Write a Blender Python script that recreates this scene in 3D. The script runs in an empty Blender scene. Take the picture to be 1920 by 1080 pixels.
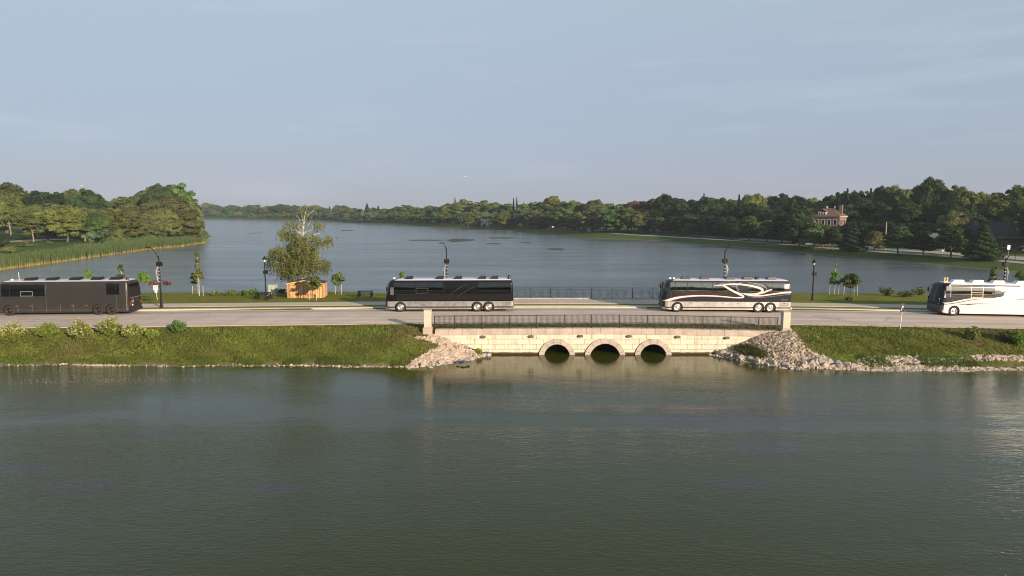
import bpy, bmesh, math, random
import numpy as np
from mathutils import Vector, Matrix
R = math.radians
random.seed(7); RNG = np.random.default_rng(7)
SC = bpy.context.scene
COL = SC.collection
# ---------------------------------------------------------------- camera, sky, sun, exposure
CAMZ = 13.0; PITCH = 6.55; FPX = 1280.0
cd = bpy.data.cameras.new('camera'); cam = bpy.data.objects.new('camera', cd); COL.objects.link(cam)
cam.location = (0, 0, CAMZ); cam.rotation_euler = (R(90 - PITCH), 0, 0)
cd.sensor_width = 36; cd.lens = 24; cd.clip_start = .5; cd.clip_end = 20000
SC.camera = cam
SUN_AZ = R(141.5)      # clockwise from +Y; the sun stands behind the camera and to its right
SUN_EL = R(14.5)
W = bpy.data.worlds.new('World'); SC.world = W; W.use_nodes = True
wn = W.node_tree.nodes; wl = W.node_tree.links; wn.clear()
wo = wn.new('ShaderNodeOutputWorld'); bg = wn.new('ShaderNodeBackground'); sky = wn.new('ShaderNodeTexSky')
sky.sky_type = 'NISHITA'; sky.sun_disc = False; sky.sun_elevation = SUN_EL; sky.sun_rotation = SUN_AZ
sky.altitude = 0; sky.air_density = 1.0; sky.dust_density = 0.7; sky.ozone_density = 3.0
# faint high cirrus: a few pale streaks low in the sky
tc = wn.new('ShaderNodeTexCoord'); mp = wn.new('ShaderNodeMapping'); mp.inputs['Scale'].default_value = (2.2, 2.2, 17)
mp.inputs['Rotation'].default_value = (0, R(4), 0)
nz = wn.new('ShaderNodeTexNoise'); nz.inputs['Scale'].default_value = 1.3; nz.inputs['Detail'].default_value = 7; nz.inputs['Roughness'].default_value = .6
cr = wn.new('ShaderNodeValToRGB'); cr.color_ramp.elements[0].position = .53; cr.color_ramp.elements[0].color = (0, 0, 0, 1)
cr.color_ramp.elements[1].position = .85; cr.color_ramp.elements[1].color = (.14, .14, .14, 1)
mxc = wn.new('ShaderNodeMixRGB'); mxc.inputs[2].default_value = (6.0, 6.1, 6.6, 1)
hs = wn.new('ShaderNodeHueSaturation'); hs.inputs['Saturation'].default_value = .62; hs.inputs['Value'].default_value = 1.0
wl.new(tc.outputs['Generated'], mp.inputs[0]); wl.new(mp.outputs[0], nz.inputs['Vector']); wl.new(nz.outputs['Fac'], cr.inputs[0])
# summer haze: an even milky veil over the whole dome, a little warmer towards the horizon
sxz = wn.new('ShaderNodeSeparateXYZ'); wl.new(tc.outputs['Generated'], sxz.inputs[0])
hz = wn.new('ShaderNodeValToRGB'); hz.color_ramp.elements[0].position = 0; hz.color_ramp.elements[0].color = (2.15, 2.29, 2.90, 1)
hz.color_ramp.elements[1].position = .30; hz.color_ramp.elements[1].color = (2.55, 3.12, 3.72, 1); _e = hz.color_ramp.elements.new(.13); _e.color = (2.18, 2.61, 3.28, 1); _e = hz.color_ramp.elements.new(.62); _e.color = (1.75, 2.25, 2.75, 1); wl.new(sxz.outputs['Z'], hz.inputs[0])
hm = wn.new('ShaderNodeMixRGB'); hm.inputs[0].default_value = .85; wl.new(sky.outputs[0], hs.inputs['Color']); wl.new(hs.outputs[0], hm.inputs[1]); wl.new(hz.outputs[0], hm.inputs[2]); wl.new(hm.outputs[0], mxc.inputs[1]); wl.new(cr.outputs[0], mxc.inputs[0])
wl.new(mxc.outputs[0], bg.inputs[0]); bg.inputs[1].default_value = .122
wl.new(bg.outputs[0], wo.inputs[0])
sd = bpy.data.lights.new('sun', 'SUN'); sun = bpy.data.objects.new('sun', sd); COL.objects.link(sun)
sd.energy = 5.0; sd.angle = R(.6); sd.color = (1.0, .81, .60)
_d = Vector((math.sin(SUN_AZ) * math.cos(SUN_EL), math.cos(SUN_AZ) * math.cos(SUN_EL), math.sin(SUN_EL)))
sun.rotation_euler = _d.to_track_quat('Z', 'Y').to_euler(); sun.location = _d * 200
SC.view_settings.view_transform = 'Standard'; SC.view_settings.look = 'None'
SC.view_settings.exposure = 0.5; SC.view_settings.gamma = 1; SC.view_settings.use_curve_mapping = False
SC.cycles.pixel_filter_type = 'BLACKMAN_HARRIS'; SC.cycles.filter_width = 1.05; SC.cycles.max_bounces = 8; SC.cycles.volume_bounces = 1

# ---------------------------------------------------------------- helpers
def mat(name, col, rough=.6, metal=0., spec=.5, noise=None, bump=None, coat=0., emit=None, col2=None, objvar=None, trans=None):
    """noise=(scale, low, high): multiplies the colour; bump=(scale, distance)"""
    m = bpy.data.materials.new(name); m.use_nodes = True
    n = m.node_tree.nodes; l = m.node_tree.links; b = n['Principled BSDF']
    b.inputs['Roughness'].default_value = rough; b.inputs['Metallic'].default_value = metal
    b.inputs['Specular IOR Level'].default_value = spec; b.inputs['Coat Weight'].default_value = coat; b.inputs['Coat Roughness'].default_value = .04
    c4 = (*col, 1); b.inputs['Base Color'].default_value = c4
    t = n.new('ShaderNodeTexCoord')
    if noise or bump:
        co = t.outputs['Object']
    if noise:
        q = n.new('ShaderNodeTexNoise'); q.inputs['Scale'].default_value = noise[0]; q.inputs['Detail'].default_value = 5; l.new(co, q.inputs['Vector'])
        r = n.new('ShaderNodeMapRange'); r.inputs['From Min'].default_value = .32; r.inputs['From Max'].default_value = .68
        l.new(q.outputs['Fac'], r.inputs['Value'])
        x = n.new('ShaderNodeMixRGB'); l.new(r.outputs[0], x.inputs[0])
        x.inputs[1].default_value = tuple(v * noise[1] for v in col) + (1,)
        x.inputs[2].default_value = tuple(v * noise[2] for v in (col2 or col)) + (1,)
        l.new(x.outputs[0], b.inputs['Base Color'])
    if bump:
        q = n.new('ShaderNodeTexNoise'); q.inputs['Scale'].default_value = bump[0]; q.inputs['Detail'].default_value = 6; l.new(co, q.inputs['Vector'])
        u = n.new('ShaderNodeBump'); u.inputs['Distance'].default_value = bump[1]; u.inputs['Strength'].default_value = 1
        l.new(q.outputs['Fac'], u.inputs['Height']); l.new(u.outputs[0], b.inputs['Normal'])
    return m

def leafmat(name, col, col2, tr=.25, vary=.35):
    """leaf colour: differs per clump (attribute 'tint') and per tree (object random)"""
    m = bpy.data.materials.new(name); m.use_nodes = True
    n = m.node_tree.nodes; l = m.node_tree.links; b = n['Principled BSDF']; out = n['Material Output']
    a = n.new('ShaderNodeAttribute'); a.attribute_name = 'tint'
    x = n.new('ShaderNodeMixRGB'); x.inputs[1].default_value = (*col, 1); x.inputs[2].default_value = (*col2, 1); l.new(a.outputs['Fac'], x.inputs[0])
    o = n.new('ShaderNodeObjectInfo'); h = n.new('ShaderNodeHueSaturation')
    r = n.new('ShaderNodeMapRange'); r.inputs['To Min'].default_value = 1 - vary; r.inputs['To Max'].default_value = 1 + vary; l.new(o.outputs['Random'], r.inputs['Value']); l.new(r.outputs[0], h.inputs['Value'])
    r2 = n.new('ShaderNodeMath'); r2.operation = 'MULTIPLY'; r2.inputs[1].default_value = 7.31; l.new(o.outputs['Random'], r2.inputs[0])
    r3 = n.new('ShaderNodeMath'); r3.operation = 'FRACT'; l.new(r2.outputs[0], r3.inputs[0])
    r4 = n.new('ShaderNodeMapRange'); r4.inputs['To Min'].default_value = .485; r4.inputs['To Max'].default_value = .512; l.new(r3.outputs[0], r4.inputs['Value']); l.new(r4.outputs[0], h.inputs['Hue'])
    l.new(x.outputs[0], h.inputs['Color']); l.new(h.outputs[0], b.inputs['Base Color'])
    b.inputs['Roughness'].default_value = .75; b.inputs['Specular IOR Level'].default_value = .25
    t = n.new('ShaderNodeBsdfTranslucent'); l.new(h.outputs[0], t.inputs['Color'])
    mx = n.new('ShaderNodeMixShader'); mx.inputs[0].default_value = tr
    l.new(b.outputs[0], mx.inputs[1]); l.new(t.outputs[0], mx.inputs[2]); l.new(mx.outputs[0], out.inputs[0])
    return m

class MB:
    def __init__(s): s.v = []; s.f = []; s.m = []
    def add(s, vs, fs, mi=0):
        o = len(s.v); s.v += [tuple(p) for p in vs]; s.f += [tuple(i + o for i in f) for f in fs]; s.m += [mi] * len(fs); return s
    def box(s, x0, x1, y0, y1, z0, z1, mi=0, top=None):
        a, b, c, d = top or (x0, x1, y0, y1)
        return s.add([(x0, y0, z0), (x1, y0, z0), (x1, y1, z0), (x0, y1, z0), (a, c, z1), (b, c, z1), (b, d, z1), (a, d, z1)],
                     [(0, 3, 2, 1), (4, 5, 6, 7), (0, 1, 5, 4), (1, 2, 6, 5), (2, 3, 7, 6), (3, 0, 4, 7)], mi)
    def tube(s, pts, rad, n=8, mi=0, cap=True):
        pts = [Vector(p) for p in pts]; rad = rad if isinstance(rad, (list, tuple)) else [rad] * len(pts)
        o = len(s.v); up = Vector((0, 0, 1))
        for i, p in enumerate(pts):
            d = (pts[min(i + 1, len(pts) - 1)] - pts[max(i - 1, 0)]).normalized()
            a = d.cross(up if abs(d.z) < .95 else Vector((0, 1, 0))).normalized(); b = d.cross(a)
            for k in range(n):
                t = 2 * math.pi * k / n; s.v.append(tuple(p + (a * math.cos(t) + b * math.sin(t)) * rad[i]))
        for i in range(len(pts) - 1):
            for k in range(n):
                k2 = (k + 1) % n; s.f.append((o + i * n + k, o + i * n + k2, o + (i + 1) * n + k2, o + (i + 1) * n + k)); s.m.append(mi)
        if cap:
            s.f.append(tuple(o + k for k in range(n))[::-1]); s.m.append(mi)
            s.f.append(tuple(o + (len(pts) - 1) * n + k for k in range(n))); s.m.append(mi)
        return s
    def lathe(s, prof, n=12, c=(0, 0, 0), axis='z', mi=0):
        o = len(s.v)
        for r, h in prof:
            for k in range(n):
                t = 2 * math.pi * k / n; a, b = r * math.cos(t), r * math.sin(t)
                s.v.append({'z': (c[0] + a, c[1] + b, c[2] + h), 'y': (c[0] + a, c[1] + h, c[2] + b)}[axis])
        for i in range(len(prof) - 1):
            for k in range(n):
                k2 = (k + 1) % n; f = (o + i * n + k, o + i * n + k2, o + (i + 1) * n + k2, o + (i + 1) * n + k)
                s.f.append(f if axis == 'z' else f[::-1]); s.m.append(mi)
        return s
    def obj(s, name, mats, parent=None, smooth=False, loc=None):
        me = bpy.data.meshes.new(name); me.from_pydata(s.v, [], s.f)
        for m in (mats if isinstance(mats, (list, tuple)) else [mats]): me.materials.append(m)
        if any(s.m): me.polygons.foreach_set('material_index', s.m)
        if smooth: me.polygons.foreach_set('use_smooth', [True] * len(me.polygons))
        me.update()
        o = bpy.data.objects.new(name, me); COL.objects.link(o)
        if parent: o.parent = parent
        if loc: o.location = loc
        return o

def tag(o, label=None, cat=None, group=None, kind=None):
    if label: o['label'] = label
    if cat: o['category'] = cat
    if group: o['group'] = group
    if kind: o['kind'] = kind
    return o
def thing(name, loc, label, cat, group=None, rz=0):
    o = bpy.data.objects.new(name, None); o.empty_display_size = .3; COL.objects.link(o)
    o.location = loc; o.rotation_euler = (0, 0, rz); return tag(o, label, cat, group)
def dup(root, loc=None, rz=None, scale=None, label=None, group=None):
    r = root.copy(); COL.objects.link(r)
    if loc is not None: r.location = loc
    if rz is not None: r.rotation_euler[2] = rz
    if scale is not None: r.scale = scale
    if label: r['label'] = label
    if group: r['group'] = group
    for ch in list(root.children):
        c = ch.copy(); COL.objects.link(c); c.parent = r
        for g in list(ch.children):
            d = g.copy(); COL.objects.link(d); d.parent = c
    return r
ORD = ['first', 'second', 'third', 'fourth', 'fifth', 'sixth', 'seventh', 'eighth', 'ninth', 'tenth', 'eleventh', 'twelfth', 'thirteenth', 'fourteenth', 'fifteenth', 'sixteenth', 'seventeenth', 'eighteenth', 'nineteenth', 'twentieth']

# photo coordinates -> a point in the world
_p = R(PITCH)
def ray(px, py):
    u = (px - 960) / FPX; v = (540 - py) / FPX
    return Vector((u, math.cos(_p) + v * math.sin(_p), -math.sin(_p) + v * math.cos(_p)))
def gp(px, py, z=0.):
    d = ray(px, py); t = (z - CAMZ) / d.z; return Vector((d.x * t, d.y * t, z))
def atY(px, py, Y):
    d = ray(px, py); t = Y / d.y; return Vector((d.x * t, Y, CAMZ + d.z * t))

# ---------------------------------------------------------------- terrain
def zroad(x):
    x = np.asarray(x, float); t = np.where(x > 8, (x - 8) / 42, (x - 8) / -55)
    k = np.where(x > 8, .39, .25) * np.minimum(t, 1.25) ** 2
    return 2.28 - k
def croad(x): return 1.25 * np.exp(-((np.asarray(x, float) - 4) / 30) ** 2)
WX0, WX1, WY, NY = -7.55, 24.4, 60.6, 81.0           # bridge face span, south and north wall planes
SX0, SX1 = -1.9, 18.0                                  # where water touches the wall
S_POLY = [(-3000, 58), (-300, 57), (-60, 55.9), (-40, 56.2), (-20, 55.9), (-8.8, 55.6), (-5, 57.9), (SX0, WY + .2), (SX1, WY + .2), (20, 57.7),
          (23.2, 55.3), (30, 54.6), (60, 54.7), (300, 56), (3000, 60), (3000, -110), (-3000, -110)]
P = lambda x, y: tuple(gp(x, y)[:2])
N_POLY = [(-128, 98), (-60, 97.6), (-22, 97.4), (-14, 94), (-9.6, 86), (-9.0, NY), (26, NY), (28, 87), (34, 95), (45, 97.6), (84, 97.6), (104, 101), (112, 108), P(2010, 516),
          P(1900, 509.5), P(1833, 504), P(1698, 491), P(1562, 480), P(1420, 467), P(1247, 453), P(1113, 447), P(1013, 437), P(947, 433), P(913, 430), P(840, 428), P(784, 424), P(691, 420),
          P(622, 416), P(541, 414), P(460, 412.4), P(375, 410.6), P(250, 409), P(60, 408.5), P(120, 416), P(290, 424), P(368, 432), P(389, 440), P(392, 447), P(385, 455), P(340, 462), P(275, 468.5), P(144, 487), P(0, 506.5), (-119, 130), (-132, 112)]
def sdf(poly, x, y):
    """positive outside the polygon (land), negative inside (water)"""
    x = np.asarray(x, float); y = np.asarray(y, float)
    d = np.full(x.shape, 1e9); ins = np.zeros(x.shape, bool)
    n = len(poly)
    for i in range(n):
        ax, ay = poly[i]; bx, by = poly[(i + 1) % n]
        ex, ey = bx - ax, by - ay
        t = np.clip(((x - ax) * ex + (y - ay) * ey) / (ex * ex + ey * ey), 0, 1)
        d = np.minimum(d, np.hypot(x - ax - t * ex, y - ay - t * ey))
        if ay != by:
            c = ((ay > y) != (by > y)) & (x < (bx - ax) * (y - ay) / (by - ay) + ax); ins ^= c
    return np.where(ins, -d, d)
def wig(x, y):
    return (np.sin(x * .9 + 1.3 * np.sin(y * .7)) * .12 + np.sin(x * 2.3 + y * 1.9 + 2) * .07 + np.sin(x * .31 + 4) * .2)
def wig2(x, y):
    return np.sin(x * .07 + 1.3 * np.sin(y * .05)) * 1.0 + np.sin(x * .21 + y * .17) * .6
def smin(a, b, k): 
    h = np.clip(.5 + .5 * (b - a) / k, 0, 1); return b * (1 - h) + a * h - k * h * (1 - h)
def ground(x, y):
    x = np.asarray(x, float); y = np.asarray(y, float)
    inb = (x > SX0 - 1.5) & (x < SX1 + 1.5)
    ds = sdf(S_POLY, x, y) + np.where(inb | (np.abs(x - 8) > 250), 0, wig(x, y) * .8)
    dn = sdf(N_POLY, x, y) + np.where(y > 105, np.clip((y - 105) / 200, 0, 1) * wig2(x, y) * 1.5, wig(x, y) * np.where((x > -12) & (x < 30), 0, 1))
    zr = zroad(x); c = croad(x)
    # causeway profile
    top = np.where(y < 63.0 + c, zr - .02, np.where(y < 72.9 + c, zr - .05, np.where(y < 75.2 + c, zr + .13, zr + .11)))
    top = np.where((x > -7.8) & (x < 24.6) & (y < 61.8), np.minimum(top, np.interp(x, [-7.5, 0, 8.4, 15, 24.4], [2.29, 2.36, 2.41, 2.33, 2.13]) - .07), top)
    lawn = zr + .10 - np.clip((y - 78.5) / 18, 0, 1) ** 1.2 * .72
    top = np.where(y > 78.4, lawn, top)
    top = top + np.where((y < 62.6) | (y > 79), .05 * np.sin(x * 1.3 + y) * np.sin(y * 1.7), 0)
    rip = np.exp(-((x + 6) / 4.5) ** 2) + np.exp(-((x - 22) / 5.) ** 2)
    zs = ds * (.31 + .22 * np.clip(rip, 0, 1))
    zs = np.where(zs > 0, zs, zs * .8)
    zn = dn * .55
    wallz = (x > WX0 - .1) & (x < WX1 + .1)
    zz = smin(top, np.where(wallz & (y > WY + .2), 99, zs), .35)
    zz = smin(zz, np.where((x > -9.2) & (x < 26.2) & (y < NY - .1), 99, zn), .3)
    # far land
    d = np.minimum(ds, dn)
    left = (x < 0) & (y < 420)
    far = np.where(left, 1.6, 2.1) * (1 - np.exp(-np.maximum(d, 0) / np.where(left, 14, 11))) + np.clip(d, 0, 500) * .0035 + .12 * np.sin(x * .11) * np.sin(y * .09) * np.clip(d / 20, 0, 1)
    far = np.where(d < 0, d * .5, far)
    k = np.clip((np.abs(x - 4) - 92) / 22, 0, 1); k = np.maximum(k, np.clip((y - 99) / 3, 0, 1)); k = np.where(y < 30, 1, k)
    k = np.maximum(k, np.clip((50 - y) / 5, 0, 1))
    z = zz * (1 - k) + far * k
    road = (y > 62.9 + c) & (y < 74 + c) & (k > 0)
    z = np.where(road, np.minimum(z, zr - .05), z)
    return np.maximum(z, -2.0)
def gz(x, y): return float(gfast(np.array([x]), np.array([y]))[0])
def gfast(x, y):      # bilinear look-up in the finished terrain grid
    i = np.clip(np.searchsorted(XS, x) - 1, 0, len(XS) - 2); j = np.clip(np.searchsorted(YS, y) - 1, 0, len(YS) - 2)
    u = (x - XS[i]) / (XS[i + 1] - XS[i]); v = (y - YS[j]) / (YS[j + 1] - YS[j])
    return GZ[j, i] * (1 - u) * (1 - v) + GZ[j, i + 1] * u * (1 - v) + GZ[j + 1, i] * (1 - u) * v + GZ[j + 1, i + 1] * u * v
def hit(px, py, z0=2.0):
    z = z0
    for _ in range(14):
        p = gp(px, py, z); z = .5 * z + .5 * max(gz(p.x, p.y), 0)
    p.z = z; return p

def axis(core0, core1, step, lo, hi, g):
    a = list(np.arange(core0, core1 + 1e-6, step)); s = step; v = core0
    left = []
    while v > lo: s *= g; v -= s; left.append(v)
    s = step; v = core1; right = []
    while v < hi: s *= g; v += s; right.append(v)
    return np.array(left[::-1] + a + right)
XS = axis(-62, 64, .5, -3000, 3000, 1.045)
XS = np.unique(np.concatenate([XS, [WX0 - .1, WX1 + .1, WX0 - .2, WX1 + .2]]))
YS = np.unique(np.concatenate([axis(50, 101, .5, -600, 3100, 1.035), [WY + .17, WY + .24, NY - .14, NY - .07]]))
GX, GY = np.meshgrid(XS, YS); GZ = ground(GX, GY)
nx, ny = len(XS), len(YS)
idx = np.arange(nx * ny).reshape(ny, nx)
q = np.stack([idx[:-1, :-1], idx[:-1, 1:], idx[1:, 1:], idx[1:, :-1]], -1)
AX0, AX1 = 1.5, 15.2
jump = (np.abs(YS[:-1] - (WY + .17)) < 1e-6) | (np.abs(YS[:-1] - (NY - .14)) < 1e-6)
cut = jump[:, None] & ((XS[:-1] > AX0) & (XS[1:] < AX1))[None, :]
q = q[~cut].reshape(-1, 4)
def npmesh(name, V, F, mats, smooth=True, attr=None):
    me = bpy.data.meshes.new(name); k = F.shape[1]
    me.vertices.add(len(V)); me.vertices.foreach_set('co', np.ascontiguousarray(V, np.float32).ravel())
    me.loops.add(F.size); me.loops.foreach_set('vertex_index', np.ascontiguousarray(F, np.int32).ravel())
    me.polygons.add(len(F)); me.polygons.foreach_set('loop_start', np.arange(len(F), dtype=np.int32) * k)
    me.polygons.foreach_set('use_smooth', np.full(len(F), smooth))
    for m in (mats if isinstance(mats, (list, tuple)) else [mats]): me.materials.append(m)
    me.update(calc_edges=True)
    if attr is not None:
        a = me.attributes.new('tint', 'FLOAT', 'POINT'); a.data.foreach_set('value', np.ascontiguousarray(attr, np.float32))
    return me
def link(name, me, parent=None, loc=None):
    o = bpy.data.objects.new(name, me); COL.objects.link(o)
    if parent: o.parent = parent
    if loc is not None: o.location = loc
    return o

def grassmat():
    m = bpy.data.materials.new('grass ground'); m.use_nodes = True
    n = m.node_tree.nodes; l = m.node_tree.links; b = n['Principled BSDF']; b.inputs['Roughness'].default_value = .95; b.inputs['Specular IOR Level'].default_value = .1
    t = n.new('ShaderNodeTexCoord'); co = t.outputs['Object']
    def noise(s, d=5, r=.55, vec=None):
        q = n.new('ShaderNodeTexNoise'); q.inputs['Scale'].default_value = s; q.inputs['Detail'].default_value = d; q.inputs['Roughness'].default_value = r; l.new(vec or co, q.inputs['Vector']); return q.outputs['Fac']
    def ramp(src, pts):
        c = n.new('ShaderNodeValToRGB'); e = c.color_ramp.elements
        while len(e) < len(pts): e.new(.5)
        for i, (p, cc) in enumerate(pts): e[i].position = p; e[i].color = (*cc, 1)
        l.new(src, c.inputs[0]); return c.outputs[0]
    def mix(f, a, bb, mode='MIX'):
        x = n.new('ShaderNodeMixRGB'); x.blend_type = mode
        for i, s in ((0, f), (1, a), (2, bb)):
            if isinstance(s, (int, float)): x.inputs[i].default_value = s
            elif isinstance(s, tuple): x.inputs[i].default_value = (*s, 1)
            else: l.new(s, x.inputs[i])
        return x.outputs[0]
    base = ramp(noise(.35, 6, .6), [(.3, (.072, .086, .017)), (.5, (.105, .132, .026)), (.72, (.158, .180, .035))])
    dry = ramp(noise(.16, 6, .65), [(.50, (0, 0, 0)), (.64, (1, 1, 1))])
    c1 = mix(dry, base, (.165, .120, .062))
    sp = ramp(noise(2.1, 6, .75), [(.34, (.52, .50, .50)), (.66, (1.38, 1.38, 1.30))])
    c2 = mix(1.0, c1, sp, 'MULTIPLY')
    # the parks along the far shore are a deeper, even green
    far = ramp(noise(.05, 5), [(.35, (.058, .095, .024)), (.65, (.085, .125, .030))])
    sx = n.new('ShaderNodeSeparateXYZ'); l.new(co, sx.inputs[0])
    mr = n.new('ShaderNodeMapRange'); mr.inputs['From Min'].default_value = 99; mr.inputs['From Max'].default_value = 106; l.new(sx.outputs['Y'], mr.inputs['Value'])
    # the mown park strip beyond the road is cleaner than the rough bank
    mo = n.new('ShaderNodeMapRange'); mo.inputs['From Min'].default_value = 72; mo.inputs['From Max'].default_value = 74; l.new(sx.outputs['Y'], mo.inputs['Value'])
    mown = mix(1.0, ramp(noise(.5, 5), [(.3, (.140, .155, .022)), (.7, (.190, .198, .032))]), ramp(noise(4, 3), [(.3, (.85, .85, .85)), (.7, (1.12, 1.12, 1.12))]), 'MULTIPLY')
    c3 = mix(mo.outputs[0], c2, mown)
    c4 = mix(mr.outputs[0], c3, far)
    # bare mud and gravel right at the waterline
    mz = n.new('ShaderNodeMapRange'); mz.inputs['From Min'].default_value = .22; mz.inputs['From Max'].default_value = .05; l.new(sx.outputs['Z'], mz.inputs['Value'])
    mud = ramp(noise(2.5, 6, .7), [(.35, (.10, .075, .045)), (.65, (.30, .25, .18))])
    c5 = mix(mz.outputs[0], c4, mud)
    l.new(c5, b.inputs['Base Color'])
    u = n.new('ShaderNodeBump'); u.inputs['Distance'].default_value = .22; u.inputs['Strength'].default_value = 1; l.new(noise(2.6, 8, .75), u.inputs['Height']); l.new(u.outputs[0], b.inputs['Normal'])
    return m
M_GRASS = grassmat()
g = link('ground', npmesh('ground', np.stack([GX.ravel(), GY.ravel(), GZ.ravel()], 1), q, M_GRASS)); tag(g, kind='structure')

def watermat():
    m = bpy.data.materials.new('lake water'); m.use_nodes = True
    n = m.node_tree.nodes; l = m.node_tree.links; b = n['Principled BSDF']
    b.inputs['Roughness'].default_value = .06; b.inputs['IOR'].default_value = 1.33; b.inputs['Specular IOR Level'].default_value = .5
    t = n.new('ShaderNodeTexCoord'); co = t.outputs['Object']
    def mapp(sc, rot=0, loc=(0, 0, 0)):
        q = n.new('ShaderNodeMapping'); q.inputs['Scale'].default_value = sc; q.inputs['Rotation'].default_value = (0, 0, rot); q.inputs['Location'].default_value = loc; l.new(co, q.inputs[0]); return q.outputs[0]
    def noise(v, s, d=3, r=.5, dist=0):
        q = n.new('ShaderNodeTexNoise'); q.inputs['Scale'].default_value = s; q.inputs['Detail'].default_value = d; q.inputs['Roughness'].default_value = r; q.inputs['Distortion'].default_value = dist; l.new(v, q.inputs['Vector']); return q.outputs['Fac']
    def math_(op, a, bb=None, c=None):
        x = n.new('ShaderNodeMath'); x.operation = op
        for i, s in enumerate((a, bb, c)):
            if s is None: continue
            if isinstance(s, (int, float)): x.inputs[i].default_value = s
            else: l.new(s, x.inputs[i])
        return x.outputs[0]
    def rng(v, a, bb, c=0, d=1):
        x = n.new('ShaderNodeMapRange'); x.inputs['From Min'].default_value = a; x.inputs['From Max'].default_value = bb; x.inputs['To Min'].default_value = c; x.inputs['To Max'].default_value = d; l.new(v, x.inputs['Value']); return x.outputs[0]
    sx = n.new('ShaderNodeSeparateXYZ'); l.new(co, sx.inputs[0])
    # small wind ripples running along the lake, broken by calmer lanes
    w1 = noise(mapp((.75, 2.1, 1), R(6)), 3.0, 3, .55, .3)
    w2 = noise(mapp((.8, 1.5, 1), R(-14)), .7, 2, .5, .5)
    w3 = noise(mapp((.8, 1.8, 1), R(14)), 8.5, 2, .5)
    lane = rng(noise(mapp((.25, 1.2, 1), R(4)), .05, 4, .6, 1.0), .40, .60, .35, 1.35)
    h = math_('ADD', math_('ADD', math_('MULTIPLY', w1, .058), math_('MULTIPLY', w2, .055)), math_('MULTIPLY', w3, .018))
    # sheltered water in front of the bridge wall
    calm = math_('MULTIPLY', math_('MULTIPLY', rng(sx.outputs['Y'], 46, 56), rng(sx.outputs['Y'], 64, 61)), rng(math_('ABSOLUTE', math_('SUBTRACT', sx.outputs['X'], 8)), 24, 14))
    amp = math_('ADD', rng(sx.outputs['Y'], 62, 80, .42, 1.0), rng(math_('ABSOLUTE', math_('SUBTRACT', sx.outputs['X'], 8)), 14, 40, 0, .12))
    h = math_('MULTIPLY', math_('MULTIPLY', h, lane), math_('MULTIPLY', amp, math_('SUBTRACT', 1, math_('MULTIPLY', calm, .72))))
    u = n.new('ShaderNodeBump'); u.inputs['Strength'].default_value = 1; u.inputs['Distance'].default_value = 1.0; l.new(h, u.inputs['Height']); l.new(u.outputs[0], b.inputs['Normal'])
    # water colour: murky green, browner over the weed beds near the banks
    c = n.new('ShaderNodeMixRGB'); c.inputs[1].default_value = (.029, .036, .002, 1); c.inputs[2].default_value = (.039, .046, .005, 1)
    l.new(noise(mapp((1, 1, 1)), .05, 4, .6), c.inputs[0])
    # submerged weed beds
    sx = n.new('ShaderNodeSeparateXYZ'); l.new(co, sx.inputs[0])
    def spot(cx, cy, rx, ry):
        dx = math_('DIVIDE', math_('SUBTRACT', sx.outputs['X'], cx), rx); dy = math_('DIVIDE', math_('SUBTRACT', sx.outputs['Y'], cy), ry)
        return math_('MAXIMUM', math_('SUBTRACT', 1, math_('ADD', math_('MULTIPLY', dx, dx), math_('MULTIPLY', dy, dy))), 0)
    s = None
    for px, py, rx, ry in ((1350, 790, 7.5, 4.2), (1560, 775, 3.2, 1.2), (1170, 762, 1.6, .7), (1385, 905, 2., .9), (150, 912, 2.6, 1.3), (290, 812, 2, 1), (40, 880, 2, 1), (1440, 838, 3.4, 1.3), (520, 915, 2, .8), (1300, 760, 3, 1.0)):
        p = gp(px, py); k = spot(p.x, p.y, rx, ry); s = k if s is None else math_('ADD', s, k)
    wn_ = noise(mapp((1, 1.6, 1)), .55, 7, .72, .8)
    s = rng(math_('ADD', math_('MINIMUM', s, 1), math_('MULTIPLY', wn_, 1.5)), 1.0, 1.5)
    c2 = n.new('ShaderNodeMixRGB'); l.new(math_('MULTIPLY', s, .95), c2.inputs[0]); l.new(c.outputs[0], c2.inputs[1]); c2.inputs[2].default_value = (.040, .036, .031, 1)
    # pale green algae along the left bank
    al = math_('MULTIPLY', rng(sx.outputs['Y'], 51.5, 55.5), rng(sx.outputs['X'], -16, -30))
    al = math_('MULTIPLY', al, rng(noise(mapp((.6, 1.6, 1)), 1.1, 6, .7, .4), .46, .58))
    c3 = n.new('ShaderNodeMixRGB'); l.new(math_('MULTIPLY', al, .6), c3.inputs[0]); l.new(c2.outputs[0], c3.inputs[1]); c3.inputs[2].default_value = (.085, .105, .035, 1)
    # the open upper lake is wind-roughened: finer than a pixel there, so it is carried by the roughness
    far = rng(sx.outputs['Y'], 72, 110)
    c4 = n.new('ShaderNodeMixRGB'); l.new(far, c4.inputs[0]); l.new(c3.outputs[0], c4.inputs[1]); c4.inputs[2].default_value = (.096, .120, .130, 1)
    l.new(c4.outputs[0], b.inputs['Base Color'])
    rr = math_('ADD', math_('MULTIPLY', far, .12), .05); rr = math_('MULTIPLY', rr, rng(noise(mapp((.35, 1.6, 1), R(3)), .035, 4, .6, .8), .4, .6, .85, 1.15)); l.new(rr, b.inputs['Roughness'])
    return m
M_WATER = watermat()
wv = [(-3100, -500, 0), (3100, -500, 0), (3100, 3200, 0), (-3100, 3200, 0)]
w = MB().add(wv, [(0, 1, 2, 3)]).obj('water', M_WATER); tag(w, kind='structure')

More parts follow.
